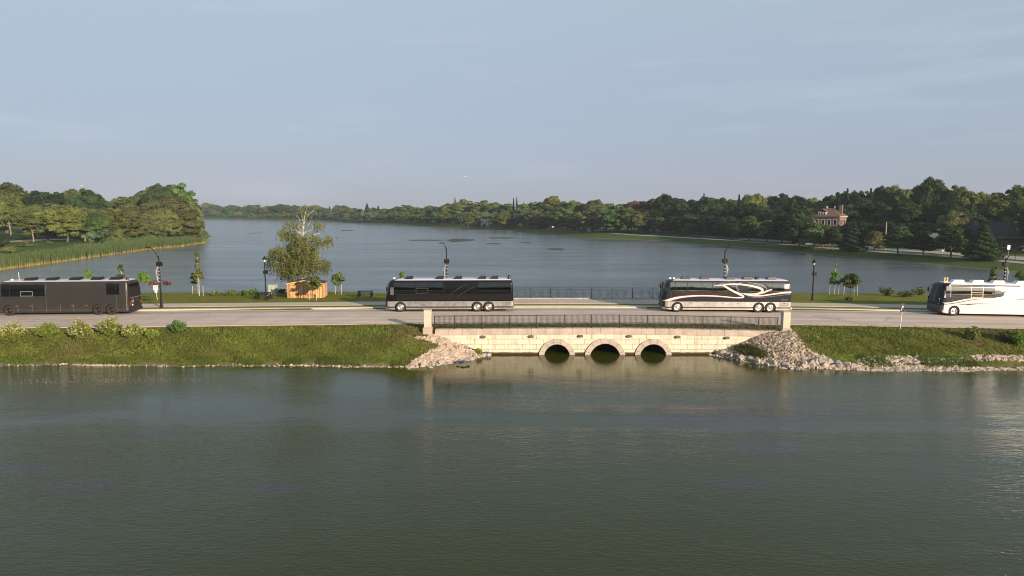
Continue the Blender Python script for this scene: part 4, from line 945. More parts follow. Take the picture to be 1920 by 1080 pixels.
L_MID = leafmat('mid green leaves', (0.047, 0.096, 0.025), (0.101, 0.175, 0.045))
L_DARK = leafmat('dark green leaves', (.020, .040, .013), (.050, .084, .024))
L_DEEP = leafmat('blue green leaves', (.015, .029, .014), (.034, .056, .025))
L_FRESH = leafmat('fresh green leaves', (0.086, 0.178, 0.024), (0.144, 0.254, 0.040), vary=.15)
L_RUST = leafmat('rust brown leaves', (.13, .065, .035), (.19, .10, .05))
L_MAROON = leafmat('maroon leaves', (.035, .018, .020), (.060, .028, .030))
L_DRY = leafmat('brownish green leaves', (.085, .100, .034), (.165, .178, .062))
L_BIRCH = leafmat('birch leaves', (.112, .128, .034), (.205, .212, .062), vary=.01); L_BUSH = leafmat('bright bush leaves', (.135, .175, .028), (.25, .29, .055), vary=.12)
L_PALE = leafmat('pale silvery green leaves', (0.090, 0.135, 0.065), (0.140, 0.194, 0.095))

def leafquads(C, N, S, rng, asp=.7):
    """C centres, N normals, S sizes -> quads as arrays"""
    n = len(C); N = N / np.maximum(np.linalg.norm(N, axis=1, keepdims=True), 1e-6)
    r = rng.normal(size=(n, 3)); A = np.cross(N, r); A /= np.maximum(np.linalg.norm(A, axis=1, keepdims=True), 1e-6); B = np.cross(N, A)
    A = A * S[:, None]; B = B * (S * asp)[:, None]
    V = np.stack([C - A, C - B * .9, C + A, C + B * .9], 1).reshape(-1, 3)
    return V, np.arange(4 * n).reshape(-1, 4)
def cloud(lobes, size, per, rng, up=.25, fill=.35, jit=.9):
    """lobes (x,y,z,r,flat) -> leaf quads clothing each lobe"""
    CC = []; NN = []; SS = []; TT = []
    for (x, y, z, r, f) in lobes:
        n = max(8, int(per * r * r)); d = rng.normal(size=(n, 3)); d /= np.linalg.norm(d, axis=1, keepdims=True)
        d[:, 2] = np.where(d[:, 2] < -.35, -d[:, 2] * .6, d[:, 2]); rad = np.where(rng.random(n) < fill, rng.uniform(.45, .85, n), rng.uniform(.8, 1.14, n)); rad = np.where(rng.random(n) < .07, rng.uniform(1.1, 1.3, n), rad)
        p = d * rad[:, None] * r; p[:, 2] *= f
        CC.append(p + (x, y, z)); NN.append(d + rng.normal(size=(n, 3)) * jit * .55 + (0, 0, up)); SS.append(size * rng.uniform(.6, 1.35, n)); t = rng.random(); TT.append(np.clip(t + rng.normal(0, .18, n), 0, 1))
    C = np.concatenate(CC); T = np.concatenate(TT); V, F = leafquads(C, np.concatenate(NN), np.concatenate(SS), rng); return V, F, np.repeat(T, 4)
def limb_tree(H, tr, lobes, rng, nl=8, z0=.28, lean=0):
    mb = MB(); top = (lean + rng.normal(0, .02) * H, rng.normal(0, .02) * H, H * .82)
    pts = [(0, 0, -.3), (.01 * H, 0, .1 * H), (top[0] * .4, top[1] * .4, .4 * H), (top[0] * .8, top[1], .62 * H), top]
    mb.tube(pts, [tr * 1.25, tr, tr * .72, tr * .4, tr * .12], 7)
    for i in rng.permutation(len(lobes))[:nl]:
        x, y, z, r, f = lobes[i]; s = max(z0 * H, z * rng.uniform(.45, .7)); s = min(s, .7 * H)
        b = (top[0] * s / H, top[1] * s / H, s); mid = tuple(.5 * (a + c) + e for a, c, e in zip(b, (x, y, z), (0, 0, -.02 * H)))
        mb.tube([b, mid, (x, y, z)], [tr * .42, tr * .26, tr * .1], 5)
    return mb
PROTO = {}
def lobes_broad(H, W_, z0, rng, n=30, top=1.0, rmin=.11, rmax=.20):
    L = []; cz = (z0 + 1) / 2 * H; hz = (1 - z0) / 2 * H
    for i in range(n):
        d = rng.normal(size=3); d /= np.linalg.norm(d); r = (rmin + (rmax - rmin) * rng.random() ** 1.4) * W_; k = rng.uniform(.70, .98) if r > .11 * W_ else rng.uniform(.80, 1.16)
        zz = d[2]; wz = 1.0 if zz < 0 else (1 - .25 * zz)
        L.append((d[0] * (W_ / 2 - r * .8) * k * wz, d[1] * (W_ / 2 - r * .8) * k * wz, cz + zz * (hz - r * .7) * k, r, rng.uniform(.7, 1.)))
    L.append((0, 0, cz, W_ * .28, hz / (W_ * .36))); return L
def mk(kind, lobes, H, tr, size, per, seed, nl=9, bark=None, **k):
    rng = np.random.default_rng(seed); V, F, T = cloud(lobes, size, per, rng, **k)
    PROTO[kind] = (npmesh('crown', V, F, L_MID, False, T), limb_tree(H, tr, lobes, rng, nl), H, bark or M_BARK)
rs = np.random.default_rng
for i, (w, z0, n, rm) in enumerate([(.95, .12, 34, .19), (.80, .10, 30, .20), (1.05, .16, 40, .17), (.72, .08, 30, .19), (.88, .14, 36, .16), (.62, .10, 26, .20)]):
    H = 15.; mk('broad%d' % i, lobes_broad(H, H * w, z0, rs(20 + i), n + 22, rmin=.07, rmax=rm), H, .32, .34, 230, 50 + i)
# spreading park trees: open crowns on visible forked trunks
for i in range(2):
    H = 13.; L = lobes_broad(H, H * 1.1, .17, rs(60 + i), 36, rmin=.08, rmax=.15); mk('spread%d' % i, L, H, .24, .32, 200, 70 + i, 16, bark=M_PBARK)
# small street trees with rounded-conical crowns reaching low
for i in range(3):
    H = 9.; r_ = rs(80 + i); L = []
    for k in range(26):
        t = r_.random(); zz = .2 + .76 * t; wd = (1 - t) ** .6 * .30 * H * (1 if t > .12 else .75); a = r_.uniform(0, 6.28); L.append((math.cos(a) * wd * .75, math.sin(a) * wd * .75, zz * H, H * r_.uniform(.08, .13), .9))
    L.append((0, 0, .5 * H, .2 * H, 1.5)); mk('street%d' % i, L, H, .14, .25, 300, 90 + i, 8)
# spruces
for i in range(3):
    H = 14.; r_ = rs(110 + i); L = []
    for k in range(70):
        t = (k / 70.) ** .9; wd = (1 - t) * H * (.24, .19, .13)[i] + .12; a = k * 2.4 + r_.uniform(-.3, .3); L.append((math.cos(a) * wd * .8, math.sin(a) * wd * .8, (.06 + .9 * t) * H, wd * .42 + .16, .5))
    L += [(0, 0, (.1 + .12 * j) * H, (1 - .12 * j - .1) * H * (.14, .11, .08)[i], 1.2) for j in range(7)]
    mk('spruce%d' % i, L, H, .2, .24, 330, 120 + i, 0, up=-.1)
# shrubs, leafy to the ground
for i in range(3):
    H = 4.; r_ = rs(140 + i); L = [(r_.normal(0, 1.2), r_.normal(0, 1.2), r_.uniform(.8, 3.0), r_.uniform(.7, 1.2), .85) for k in range(14)]; mk('shrub%d' % i, L, H, .1, .2, 260, 150 + i, 6)
_pm = {}
def tree(kind, X, Y, H, wf, leaf, label, cat='tree', group=None, z=None, rz=None, name='tree', bark=None, lean=None):
    cme, tmb, H0, bk = PROTO[kind]
    if kind not in _pm:
        m = tmb.obj('trunk', bk); tm = m.data; bpy.data.objects.remove(m); _pm[kind] = tm
    z = gz(X, Y) if z is None else z; s = H / H0
    t = thing(name, (X, Y, z), label, cat, group, rz if rz is not None else random.uniform(0, 6.28)); t.scale = (s * wf, s * wf, s)
    a = link('trunk', _pm[kind], t); c = link('crown', cme, t)
    c.material_slots[0].link = 'OBJECT'; c.material_slots[0].material = leaf
    return t
def crown_w(kind):
    if kind not in _cw:
        v = np.empty(len(PROTO[kind][0].vertices) * 3, np.float32); PROTO[kind][0].vertices.foreach_get('co', v); v = v.reshape(-1, 3)
        _cw[kind] = (np.percentile(v[:, 0], 98) - np.percentile(v[:, 0], 2), np.percentile(v[:, 2], 99.5))
    return _cw[kind]
_cw = {}
def tree_px(kind, px, ytop, wpx, Y, leaf, label, **k):
    """height and width read off the photograph for a tree standing at distance Y"""
    p = atY(px, ytop, Y); zb = gz(p.x, Y); w0, h0 = crown_w(kind); H0 = PROTO[kind][2]
    s = (p.z - zb) / h0; wf = (wpx * Y / FPX / w0) / s
    return tree(kind, p.x, Y, s * H0, min(max(wf, .55), 1.9), leaf, label, z=zb - .05, **k)
def row(items, segs, desc, group, kinds, leafs, name='tree'):
    """items (px, ytop, wpx, Y[, kind, leaf]); the labels count along landmarks"""
    items = sorted(items, key=lambda a: a[0]); cnt = {}
    for i, it in enumerate(items):
        sg = next((s for s in segs if s[0] <= it[0] < s[1]), segs[-1]); cnt[sg] = cnt.get(sg, 0) + 1
        kd = it[4] if len(it) > 4 and it[4] else kinds[(i * 7 + int(it[0])) % len(kinds)]
        lf = it[5] if len(it) > 5 and it[5] else leafs[(i * 5 + int(it[0] * .37)) % len(leafs)]
        tn = {L_OLIVE.name: 'olive', L_YEL.name: 'yellow green', L_MID.name: 'mid green', L_DARK.name: 'dark green', L_DEEP.name: 'blue green', L_RUST.name: 'rust brown', L_MAROON.name: 'maroon', L_DRY.name: 'brownish', L_FRESH.name: 'fresh green', L_PALE.name: 'pale green'}[lf.name]
        lab = f"{tn} {desc} {sg[2]}, {ORD[cnt[sg] - 1]} from left"
        tree_px(kd, it[0], it[1], it[2], it[3], lf, lab, group=group, name='spruce_tree' if kd.startswith('spruce') else name)
BR = ['broad%d' % i for i in range(6)]
# left shore woods
segL = [(-200, 95, 'above the brown coach front'), (95, 215, 'above the brown coach rear'), (215, 400, 'near the shore tip')]
row([(x, y, w * 1.2, 318 + (i % 3) * 9) for i, (x, y, w) in enumerate([(-45, 350, 70), (5, 346, 66), (40, 368, 46), (78, 361, 52), (108, 363, 40), (135, 358, 44), (166, 357, 44), (190, 371, 32), (213, 374, 24), (236, 371, 32), (256, 369, 36), (286, 352, 46), (300, 350, 44), (327, 347, 52), (345, 366, 36), (361, 384, 24)])],
    segL, 'back row tree, left shore', 'woods on the left shore, back row', BR, [L_OLIVE, L_MID, L_OLIVE, L_DARK])
row([(x, y, w * 1.15, 268 + (i % 3) * 8) for i, (x, y, w) in enumerate([(62, 386, 50), (98, 383, 52), (128, 386, 46), (158, 390, 46), (188, 394, 40), (220, 392, 48), (252, 388, 46), (288, 380, 54), (322, 372, 56), (348, 388, 36), (362, 402, 24)])],
    segL, 'middle row tree, left shore', 'woods on the left shore, middle row', BR, [L_OLIVE, L_DRY, L_YEL, L_DRY])
row([(14, 372, 64, 262, 'spread0', L_YEL), (-30, 365, 60, 240, 'spread1', L_OLIVE), (58, 396, 52, 240, 'spread0', L_OLIVE), (86, 393, 60, 244, 'broad4', L_OLIVE), (122, 388, 66, 240, 'broad2', L_YEL), (156, 400, 54, 246, 'spread1', L_MID), (182, 408, 44, 246, None, L_MID), (238, 404, 48, 244, None, L_YEL), (262, 404, 40, 250, None, L_DRY), (286, 406, 36, 254, None, L_DRY), (308, 396, 44, 262, None, L_OLIVE), (334, 400, 36, 268, None, L_MID), (352, 412, 30, 282, None, L_YEL), (366, 418, 18, 290, None, L_OLIVE)],
    segL, 'front row tree, left shore', 'woods on the left shore, front row', BR, [L_OLIVE])
row([(205, 428, 44, 236, 'shrub0', L_PALE), (222, 430, 36, 232, 'shrub1', L_YEL), (170, 434, 26, 232, 'shrub2', L_PALE), (188, 432, 30, 236, 'shrub0', L_MID), (275, 428, 30, 250, 'shrub1', L_OLIVE), (300, 428, 36, 256, 'shrub2', L_DRY), (342, 424, 30, 272, 'shrub0', L_YEL), (360, 428, 24, 285, 'shrub1', L_OLIVE), (372, 430, 14, 295, 'shrub2', L_MID),
     (46, 453, 34, 212, 'shrub1', L_OLIVE), (90, 452, 22, 222, 'shrub0', L_YEL), (2, 446, 26, 195, 'shrub2', L_DARK), (66, 458, 26, 216, 'shrub0', L_OLIVE), (20, 462, 34, 182, 'shrub0', L_OLIVE)],
    segL, 'shrub behind the reeds', 'shrubs behind the left shore reeds', BR, [L_OLIVE], 'shrub')
# far end of the lake
_sd = [(369, 985), (460, 870), (541, 792), (622, 720), (691, 616), (784, 537), (840, 475), (913, 450), (947, 416), (1013, 378), (1113, 308), (1247, 277), (1420, 225), (1562, 191), (1698, 170), (1833, 150), (1960, 138)]
shd = lambda px: float(np.interp(px, [a for a, b in _sd], [b for a, b in _sd]))
segF = [(300, 470, 'left of the birch'), (470, 560, 'just left of the birch top'), (560, 640, 'just right of the birch top'), (640, 740, 'between birch and black coach'), (740, 842, 'above the black coach front'), (842, 965, 'above the black coach rear'), (965, 1100, 'above the lakeside railing'), (1100, 1240, 'left of the swirl coach'), (1240, 1360, 'above the swirl coach front'), (1360, 1490, 'above the swirl coach rear'), (1490, 1600, 'around the brick house'), (1600, 1720, 'right of the brick house'), (1720, 1812, 'left of the grey bungalow'), (1812, 2100, 'behind the grey bungalow')]
sil = [(369, 385), (388, 381), (403, 384), (418, 389), (438, 385), (454, 389), (474, 385), (489, 391), (503, 387), (527, 384), (553, 385), (571, 387), (590, 386), (607, 391), (640, 386), (657, 391), (673, 392), (700, 390), (722, 392), (747, 388), (764, 385), (784, 390), (807, 387), (826, 388), (842, 383), (868, 375), (887, 382), (908, 377), (928, 381), (948, 383), (985, 384), (998, 380), (1015, 379), (1034, 369), (1055, 378), (1076, 378), (1093, 384), (1115, 377), (1137, 383), (1160, 384), (1205, 379), (1226, 373), (1247, 367), (1273, 373), (1300, 377), (1327, 372), (1352, 374), (1377, 376), (1408, 367), (1423, 367), (1443, 371), (1468, 366), (1495, 370), (1517, 374), (1536, 379), (1557, 370), (1578, 363), (1597, 362), (1617, 361), (1634, 361), (1654, 354), (1678, 352), (1698, 356), (1748, 338), (1728, 346), (1770, 358), (1801, 351), (1822, 364), (1850, 365), (1878, 364), (1901, 358), (1925, 352), (1955, 350)]
def wid(i, L): return max(14, (L[min(i + 1, len(L) - 1)][0] - L[max(i - 1, 0)][0]) * .78)
items = []
for i, (x, y) in enumerate(sil):
    s = shd(x); Y = s * 1.06 + 40 + (i % 3) * 7 + (22 if x > 1380 else 0)
    lf = None
    if x < 480: lf = (L_MID, L_OLIVE)[i % 2]
    if x in (1423, 1408, 1536, 1517, 1678, 1698, 1034): lf = L_YEL
    if x == 1801: lf = L_OLIVE
    items.append((x, y, wid(i, sil) * 1.15, Y, None, lf))
row([a for a in items if a[0] < 1190], segF, 'skyline tree', 'trees of the far skyline', BR, [L_MID, L_OLIVE, L_DRY, L_OLIVE, L_MID])
row([a for a in items if a[0] >= 1190], segF, 'tall tree at the back', 'tall trees behind the right shore', BR, [L_DARK, L_DARK, L_MID, L_DARK, L_OLIVE])
row([(1190, 379, 34, 352, 'broad2', L_RUST), (1178, 384, 26, 356, 'broad1', L_RUST)], segF, 'skyline tree', 'rust coloured trees', BR, [L_RUST])
sp = [(574, 389, 10), (618, 388, 10), (688, 383, 14), (709, 387, 12), (853, 372, 6), (963, 373, 5), (969, 372, 5), (982, 381, 8), (1320, 365, 8), (1386, 368, 12), (1589, 358, 12), (1633, 358, 12), (458, 386, 8)]
row([(x, y, w, shd(x) * 1.07 + 48, 'spruce%d' % (2 if w < 10 else 1), L_DEEP) for x, y, w in sp], segF, 'narrow skyline spruce', 'spruces in the skyline', BR, [L_DEEP])
# middle rows: lower trees in front of the skyline row
rng = np.random.default_rng(31); items = []
x = 372.
while x < 1200:
    s = shd(x); w = rng.uniform(16, 24) * (1 if x < 800 else 1.35); items.append((x, float(np.interp(x, [372, 560, 800, 1000, 1200], [397, 397, 398, 396, 392])) + rng.uniform(-2.5, 5), w * 1.25, s * 1.03 + 24, None, None)); x += w * rng.uniform(.62, .85)
row(items, segF, 'lower row tree', 'lower trees along the far shore', BR, [L_OLIVE, L_MID, L_DRY, L_PALE, L_MID])
items = []; x = 1205.
while x < 1960:
    s = shd(x); w = rng.uniform(30, 46)
    if not (1512 < x < 1592) and not (1812 < x < 1925): items.append((x, float(np.interp(x, [1200, 1400, 1600, 1750, 1810, 1960], [388, 392, 386, 378, 384, 392])) + rng.uniform(-5, 8), w * 1.3, s + 46 + rng.uniform(0, 8)))
    x += w * rng.uniform(.5, .72)
row(items, segF, 'middle row tree', 'middle row of the right shore woods', BR, [L_DARK, L_DEEP, L_DARK])
items = []; x = 1215.
while x < 1810:
    s = shd(x); w = rng.uniform(30, 42)
    if not (1520 < x < 1580): items.append((x, float(np.interp(x, [1200, 1400, 1600, 1750, 1960], [404, 410, 418, 420, 430])) + rng.uniform(-5, 6), w * 1.3, s + 37 + rng.uniform(0, 3)))
    x += w * rng.uniform(.55, .8)
row(items, segF, 'tree behind the road', 'trees behind the right shore road', BR, [L_DARK, L_DEEP])
row([(1608, 372, 44, 238, None, L_DEEP), (1600, 392, 38, 236, None, L_DEEP), (1625, 376, 44, 240, None, L_DARK), (1510, 392, 44, 228, None, L_DARK), (1529, 424, 40, 214, None, L_DARK), (1566, 431, 26, 213, 'shrub1', L_DEEP), (1590, 418, 26, 218, None, L_DEEP), (1500, 412, 42, 216, None, L_DARK), (1545, 424, 34, 213, None, L_DARK)], segF, 'tree by the brick house', 'trees beside the brick house', BR, [L_DARK])
row([(1832, 392, 40, 228, None, L_DEEP), (1862, 388, 44, 232, None, L_DEEP), (1895, 385, 44, 235, None, L_DARK), (1925, 395, 34, 205, None, L_MID), (1808, 405, 40, 200, None, L_DEEP), (1790, 398, 46, 202, None, L_DRY)], segF, 'bungalow tree', 'trees round the bungalow', BR, [L_DARK])
# trees just outside the right edge, unseen, added to throw shade on the bungalow
row([(1975, 372, 70, 176, 'broad0', L_DARK), (2030, 366, 76, 168, 'broad3', L_DARK), (2090, 370, 80, 160, 'broad1', L_DARK), (1950, 380, 50, 172, 'broad4', L_DEEP)], segF, 'unseen shade tree off the right edge', 'unseen shade trees off the right edge', BR, [L_DARK])
# the row of park trees between lake and shore road
def base_px(px, yb): return hit(px, yb, 1.8).y
pr = [(1217, 405, 26, 437), (1238, 408, 24, 438.5), (1262, 406, 28, 440), (1283, 412, 20, 441), (1297, 407, 28, 441.5), (1328, 403, 32, 443), (1352, 409, 26, 446), (1373, 408, 30, 448), (1405, 406, 36, 452), (1440, 414, 36, 454.5), (1469, 404, 38, 456.5), (1498, 401, 42, 459.5), (1529, 418, 38, 466), (1562, 428, 34, 468.5)]
row([(x, y, w * 1.1, base_px(x, b), None, None) for x, y, w, b in pr], segF, 'park tree by the path', 'park trees along the right shore path', ['street0', 'street1', 'street2'], [L_DARK, L_MID, L_DARK])
for x, y, w, b, kd, lf, lb in ((1600, 416, 34, 471.5, 'spruce0', L_DEEP, 'slender dark spruce beside the lake path, right of the brick house'), (1641, 434, 34, 471.5, 'street1', L_DRY, 'small brownish round tree beside the lake path near the utility pole'), (1686, 425, 42, 479, 'street0', L_MID, 'bright mid green tree between lake path and water, right of the utility pole'),
                                (1734.5, 433, 44, 478, 'street2', L_DARK, 'round dark tree on the lake path lawn, left of two similar ones'), (1786, 426, 44, 482.5, 'street1', L_DARK, 'dark park tree on the lake lawn just left of the bushy spruce'), (1844, 421, 46, 487, 'spruce0', L_DARK, 'bushy dark spruce on the lake lawn in front of the grey bungalow')):
    tree_px(kd, x, y, w * 1.15, base_px(x, b), lf, lb, group='park trees along the right shore path', name='spruce_tree' if kd[:2] == 'sp' else 'tree')
row([(1048, 413, 36, 402, 'broad0', L_MAROON), (1070, 414, 34, 398, 'broad2', L_MAROON), (1094, 413, 36, 392, 'broad4', L_MAROON), (1118, 418, 24, 372, 'broad2', L_MAROON)], segF, 'tree by the white house', 'maroon trees by the white house', BR, [L_MAROON])
row([(943, 399, 38, 438, 'broad2', L_YEL), (978, 403, 24, 436, 'spread1', L_DRY), (1022, 412, 30, 405, 'broad0', L_DARK), (1000, 404, 22, 430, 'broad1', L_DARK), (878, 402, 18, 475, 'broad1', L_YEL), (897, 414, 12, 472, 'shrub0', L_DEEP), (1160, 396, 40, 345, 'broad0', L_MID), (1125, 405, 30, 352, 'spread0', L_MID), (1185, 398, 36, 338, 'broad2', L_MID)], segF, 'far lawn tree', 'trees on the far lawn', BR, [L_MID])

# reeds: a thick bed along the left shore
def reedbed():
    rng = np.random.default_rng(77)
    fr = [(-60, 514), (0, 506.5), (144, 487), (275, 468.5), (340, 462), (385, 455), (392, 447)]
    bk = [(-60, 478), (0, 476), (70, 471), (144, 460), (210, 452), (275, 446), (345, 436), (385, 432)]
    poly = [tuple(gp(a, b)[:2]) for a, b in fr] + [tuple(gp(a, b, 2.6)[:2]) for a, b in bk[::-1]]
    x0, x1 = min(p[0] for p in poly), max(p[0] for p in poly); y0, y1 = min(p[1] for p in poly), max(p[1] for p in poly)
    n = 150000; X = rng.uniform(x0, x1, n); Y = rng.uniform(y0, y1, n); d = sdf(poly, X, Y); dn = sdf(N_POLY, X, Y)
    ok = (d < 0) & ((dn < 7) | (rng.random(n) < .30)); X, Y = X[ok], Y[ok]; dn = dn[ok]; n = len(X)
    Z = np.maximum(gfast(X, Y), -.1); h = rng.uniform(1.9, 2.7, n) * (1 - .25 * (dn < .8) * rng.random(n)) + .25 * np.sin(X * .35) * np.sin(Y * .3); a = rng.uniform(0, math.pi, n); w = rng.uniform(.05, .11, n)
    dx, dy = np.cos(a) * w, np.sin(a) * w; lx, ly = rng.normal(0, .22, n), rng.normal(0, .22, n)
    V = np.stack([np.stack([X - dx, Y - dy, Z - .1], 1), np.stack([X + dx, Y + dy, Z - .1], 1), np.stack([X + dx * .8 + lx * .5, Y + dy * .8 + ly * .5, Z + h * .6], 1), np.stack([X + lx - dx * .1, Y + ly, Z + h], 1)], 1).reshape(-1, 3)
    F = np.arange(4 * n).reshape(-1, 4); T = np.stack([np.zeros(n), np.zeros(n), np.full(n, .6), np.ones(n)], 1).ravel()
    m = bpy.data.materials.new('reeds'); m.use_nodes = True; nn = m.node_tree.nodes; l = m.node_tree.links; b = nn['Principled BSDF']; b.inputs['Roughness'].default_value = .8
    at = nn.new('ShaderNodeAttribute'); at.attribute_name = 'tint'; c = nn.new('ShaderNodeValToRGB'); e = c.color_ramp.elements
    e[0].position = .12; e[0].color = (.30, .22, .07, 1); e[1].position = .40; e[1].color = (.072, .105, .022, 1); l.new(at.outputs['Fac'], c.inputs[0])
    e2 = e.new(1.0); e2.color = (.060, .098, .028, 1)
    l.new(c.outputs[0], b.inputs['Base Color'])
    o = link('reed_bed', npmesh('reed_bed', V, F, m, False, T)); tag(o, 'dense tall green reeds with yellow bases along the left shore', 'reeds', kind='stuff')
reedbed()

# weeping birch, read from the photograph branch by branch
BY = 90.5
def bp(px, py, dy=0): p = atY(px, py, BY + dy); return (p.x, BY + dy, p.z)
b0 = atY(567, 556, BY); bz = gz(b0.x, BY); wb = thing('weeping_birch', (b0.x, BY, bz), 'tall weeping birch with drooping foliage and bare white top branches behind the cedar hut', 'tree')
rng = np.random.default_rng(9); mb = MB()
loc_ = lambda p: (p[0] - b0.x, p[1] - BY, p[2] - bz)
stem = [bp(567, 556), bp(566, 520), bp(568, 480), bp(568, 445), bp(569, 425), bp(571, 405), bp(576, 388), bp(580, 380)]
mb.tube([loc_(p) for p in stem], [.21, .18, .15, .12, .10, .07, .035, .012], 8)
bare = [[(569, 430), (560, 408), (550, 400)], [(569, 425), (565, 400), (563, 388)], [(570, 420), (578, 402), (590, 394)], [(568, 435), (580, 420), (586, 405)], [(570, 412), (573, 398), (570, 385)], [(569, 440), (556, 430), (545, 425)], [(568, 438), (582, 428), (592, 424)], [(571, 408), (584, 398), (592, 388)], [(569, 428), (562, 415), (556, 398)], [(572, 400), (575, 390), (573, 378)]]
for br in bare: mb.tube([loc_(bp(x, y, rng.normal(0, .35) * i)) for i, (x, y) in enumerate(br)], [.045, .022, .008], 5)
limbs = [([(568, 480), (553, 465), (538, 440)], 1), ([(568, 490), (545, 475), (518, 470)], 1), ([(568, 500), (590, 480), (602, 478)], 1), ([(568, 470), (590, 455), (615, 448)], 1), ([(568, 510), (540, 495), (515, 492)], 1), ([(568, 460), (545, 445), (528, 438)], 1), ([(568, 450), (585, 440), (600, 438)], 1), ([(568, 515), (585, 500), (606, 494)], 1), ([(568, 505), (560, 490), (545, 485)], -1), ([(568, 495), (580, 470), (588, 462)], 1.5), ([(568, 445), (555, 432), (548, 428)], 1), ([(568, 440), (582, 432), (600, 425)], 1)]
for br, s in limbs:
    dy = rng.normal(0, .9); mb.tube([loc_(bp(x, y, dy * i)) for i, (x, y) in enumerate(br)], [.09, .055, .02], 5)
for i in range(34):      # pale secondary branches showing through the foliage
    y0 = rng.uniform(430, 520); s_ = rng.choice([-1, 1]); ln = rng.uniform(10, 34) * (1 if y0 > 450 else .6); up_ = rng.uniform(4, 14); dy = rng.normal(0, 1.2)
    mb.tube([loc_(bp(568, y0)), loc_(bp(568 + s_ * ln * .5, y0 - up_, dy)), loc_(bp(568 + s_ * ln, y0 - up_ * 1.1, dy * 1.6))], [.05, .032, .012], 4)
mb.obj('trunk', M_BIRCH, wb, True)
anch = [(545, 418, 8, 5), (556, 425, 10, 5), (540, 425, 8, 5), (590, 423, 8, 4), (602, 426, 8, 5), (528, 437, 12, 8), (540, 440, 14, 9), (553, 442, 12, 9), (566, 446, 12, 10), (580, 447, 12, 9), (594, 450, 12, 8), (610, 449, 14, 6), (618, 450, 10, 5), (600, 455, 12, 7),
        (512, 472, 16, 7), (520, 468, 14, 8), (532, 470, 18, 9), (545, 462, 20, 10), (558, 462, 20, 12), (572, 466, 20, 12), (586, 466, 18, 10), (509, 488, 22, 6), (518, 490, 22, 7), (532, 492, 26, 9), (545, 488, 28, 11), (556, 490, 26, 12), (568, 490, 24, 12), (580, 490, 22, 10), (594, 492, 18, 8), (606, 492, 22, 7), (612, 494, 20, 5), (530, 508, 18, 9), (542, 508, 20, 10), (555, 508, 18, 11), (570, 508, 12, 10), (584, 506, 10, 8), (550, 478, 24, 11), (563, 478, 24, 11), (537, 480, 24, 9), (575, 478, 22, 10), (524, 478, 20, 8), (562, 455, 16, 10), (548, 452, 16, 9), (590, 478, 18, 9)]
C = []; T = []
pxm = FPX / BY
for ax, ay, ln, sp_ in anch:
    tt = rng.random()
    for k in range(int(sp_ * 4.0)):
        x = 563 + (ax - 563) * 1.05 + rng.normal(0, 4.6); y0 = ay + rng.normal(-3, 3.0); L_ = ln * rng.uniform(.5, 1.3) / pxm; dy = rng.normal(0, 1.3 + .02 * (ay - 420)); p = np.array(loc_(bp(x, y0, dy)))
        n = int(L_ * 11) + 4; t = np.linspace(0, 1, n); sw = rng.normal(0, .14, 2)
        Q = np.stack([p[0] + sw[0] * t * L_ + rng.normal(0, .05, n), p[1] + sw[1] * t * L_ + rng.normal(0, .05, n), p[2] - t * L_ + rng.normal(0, .04, n)], 1); C.append(Q); T.append(np.full(n, np.clip(tt + rng.normal(0, .2), 0, 1)))
for _ in range(150):      # thin sprays of twigs and small leaves round the bare top
    y_ = rng.uniform(384, 440); x_ = 571 + rng.normal(0, 1) * (3 + (y_ - 384) * .28); C.append(np.array([loc_(bp(x_ + rng.normal(0, .8), y_ + k_ * .8, rng.normal(0, .3))) for k_ in range(3)])); T.append(np.full(3, rng.uniform(.6, 1)))
C = np.concatenate(C); T = np.concatenate(T); n = len(C); N = rng.normal(size=(n, 3)) + (0, -.3, .1); V, F = leafquads(C, N, rng.uniform(.065, .125, n), rng, .7)
link('drooping_foliage', npmesh('drooping_foliage', V, F, L_BIRCH, False, np.repeat(T, 4)), wb)

# young trees in the park with their stakes
def sapling(px, yb, ytop, y0c, wpx, kind, leaf, label, stakes=(), Yb=None, dens=1., z=None):
    p = hit(px, yb) if Yb is None else atY(px, yb, Yb); Y = p.y; zb = gz(p.x, Y)
    t = thing('young_tree', (p.x, Y, zb), label, 'young tree', 'young staked trees in the park'); rng = np.random.default_rng(int(px * 3)); top = atY(px, ytop, Y).z - zb; lo = atY(px, y0c, Y).z - zb; W_ = wpx * Y / FPX
    mb = MB().tube([(0, 0, -.1), (.02, 0, lo), (-.02, .02, (lo + top) / 2), (0, 0, top - .1)], [.05, .04, .025, .008], 6)
    L = []
    for i in range(int(22 * dens)):
        u = rng.random()
        if kind == 'round': r = W_ * rng.uniform(.13, .2); a = rng.uniform(0, 6.28); q = math.sqrt(max(0, 1 - (2 * u - 1) ** 2)) * (W_ / 2 - r * .7) * rng.uniform(.7, 1); zz = lo + r * .6 + u * (top - lo - r * 1.3)
        else: r = W_ * rng.uniform(.15, .24) * (1 - .5 * u); a = rng.uniform(0, 6.28); q = (1 - .65 * u) * W_ * .30 * rng.uniform(.5, 1); zz = lo + u * (top - lo - r)
        L.append((q * math.cos(a), q * math.sin(a), zz, r, 1.0)); mb.tube([(0, 0, max(lo * .9, zz - .5)), (q * math.cos(a), q * math.sin(a), zz)], [.018, .006], 4)
    mb.obj('trunk', M_BARK if kind == 'round' else M_BIRCH, t); V, F, T = cloud(L, .115, 900 * dens, rng, up=.3, fill=.5); link('crown', npmesh('crown', V, F, leaf, False, T), t)
    for sx in stakes:
        q = atY(px + sx, yb, Y + (.25 if abs(sx) % 2 < 1 else -.2)); MB().tube([(0, 0, -.2), (rng.normal(0, .03), 0, 1.35)], .028, 5).obj('stake', M_STAKE, t, loc=(q.x - p.x, (.25 if abs(sx) % 2 < 1 else -.2), 0))
    return t
sapling(168, 552, 505, 535, 19, 'round', L_FRESH, 'small fresh green tree behind the middle of the brown grey coach roof')
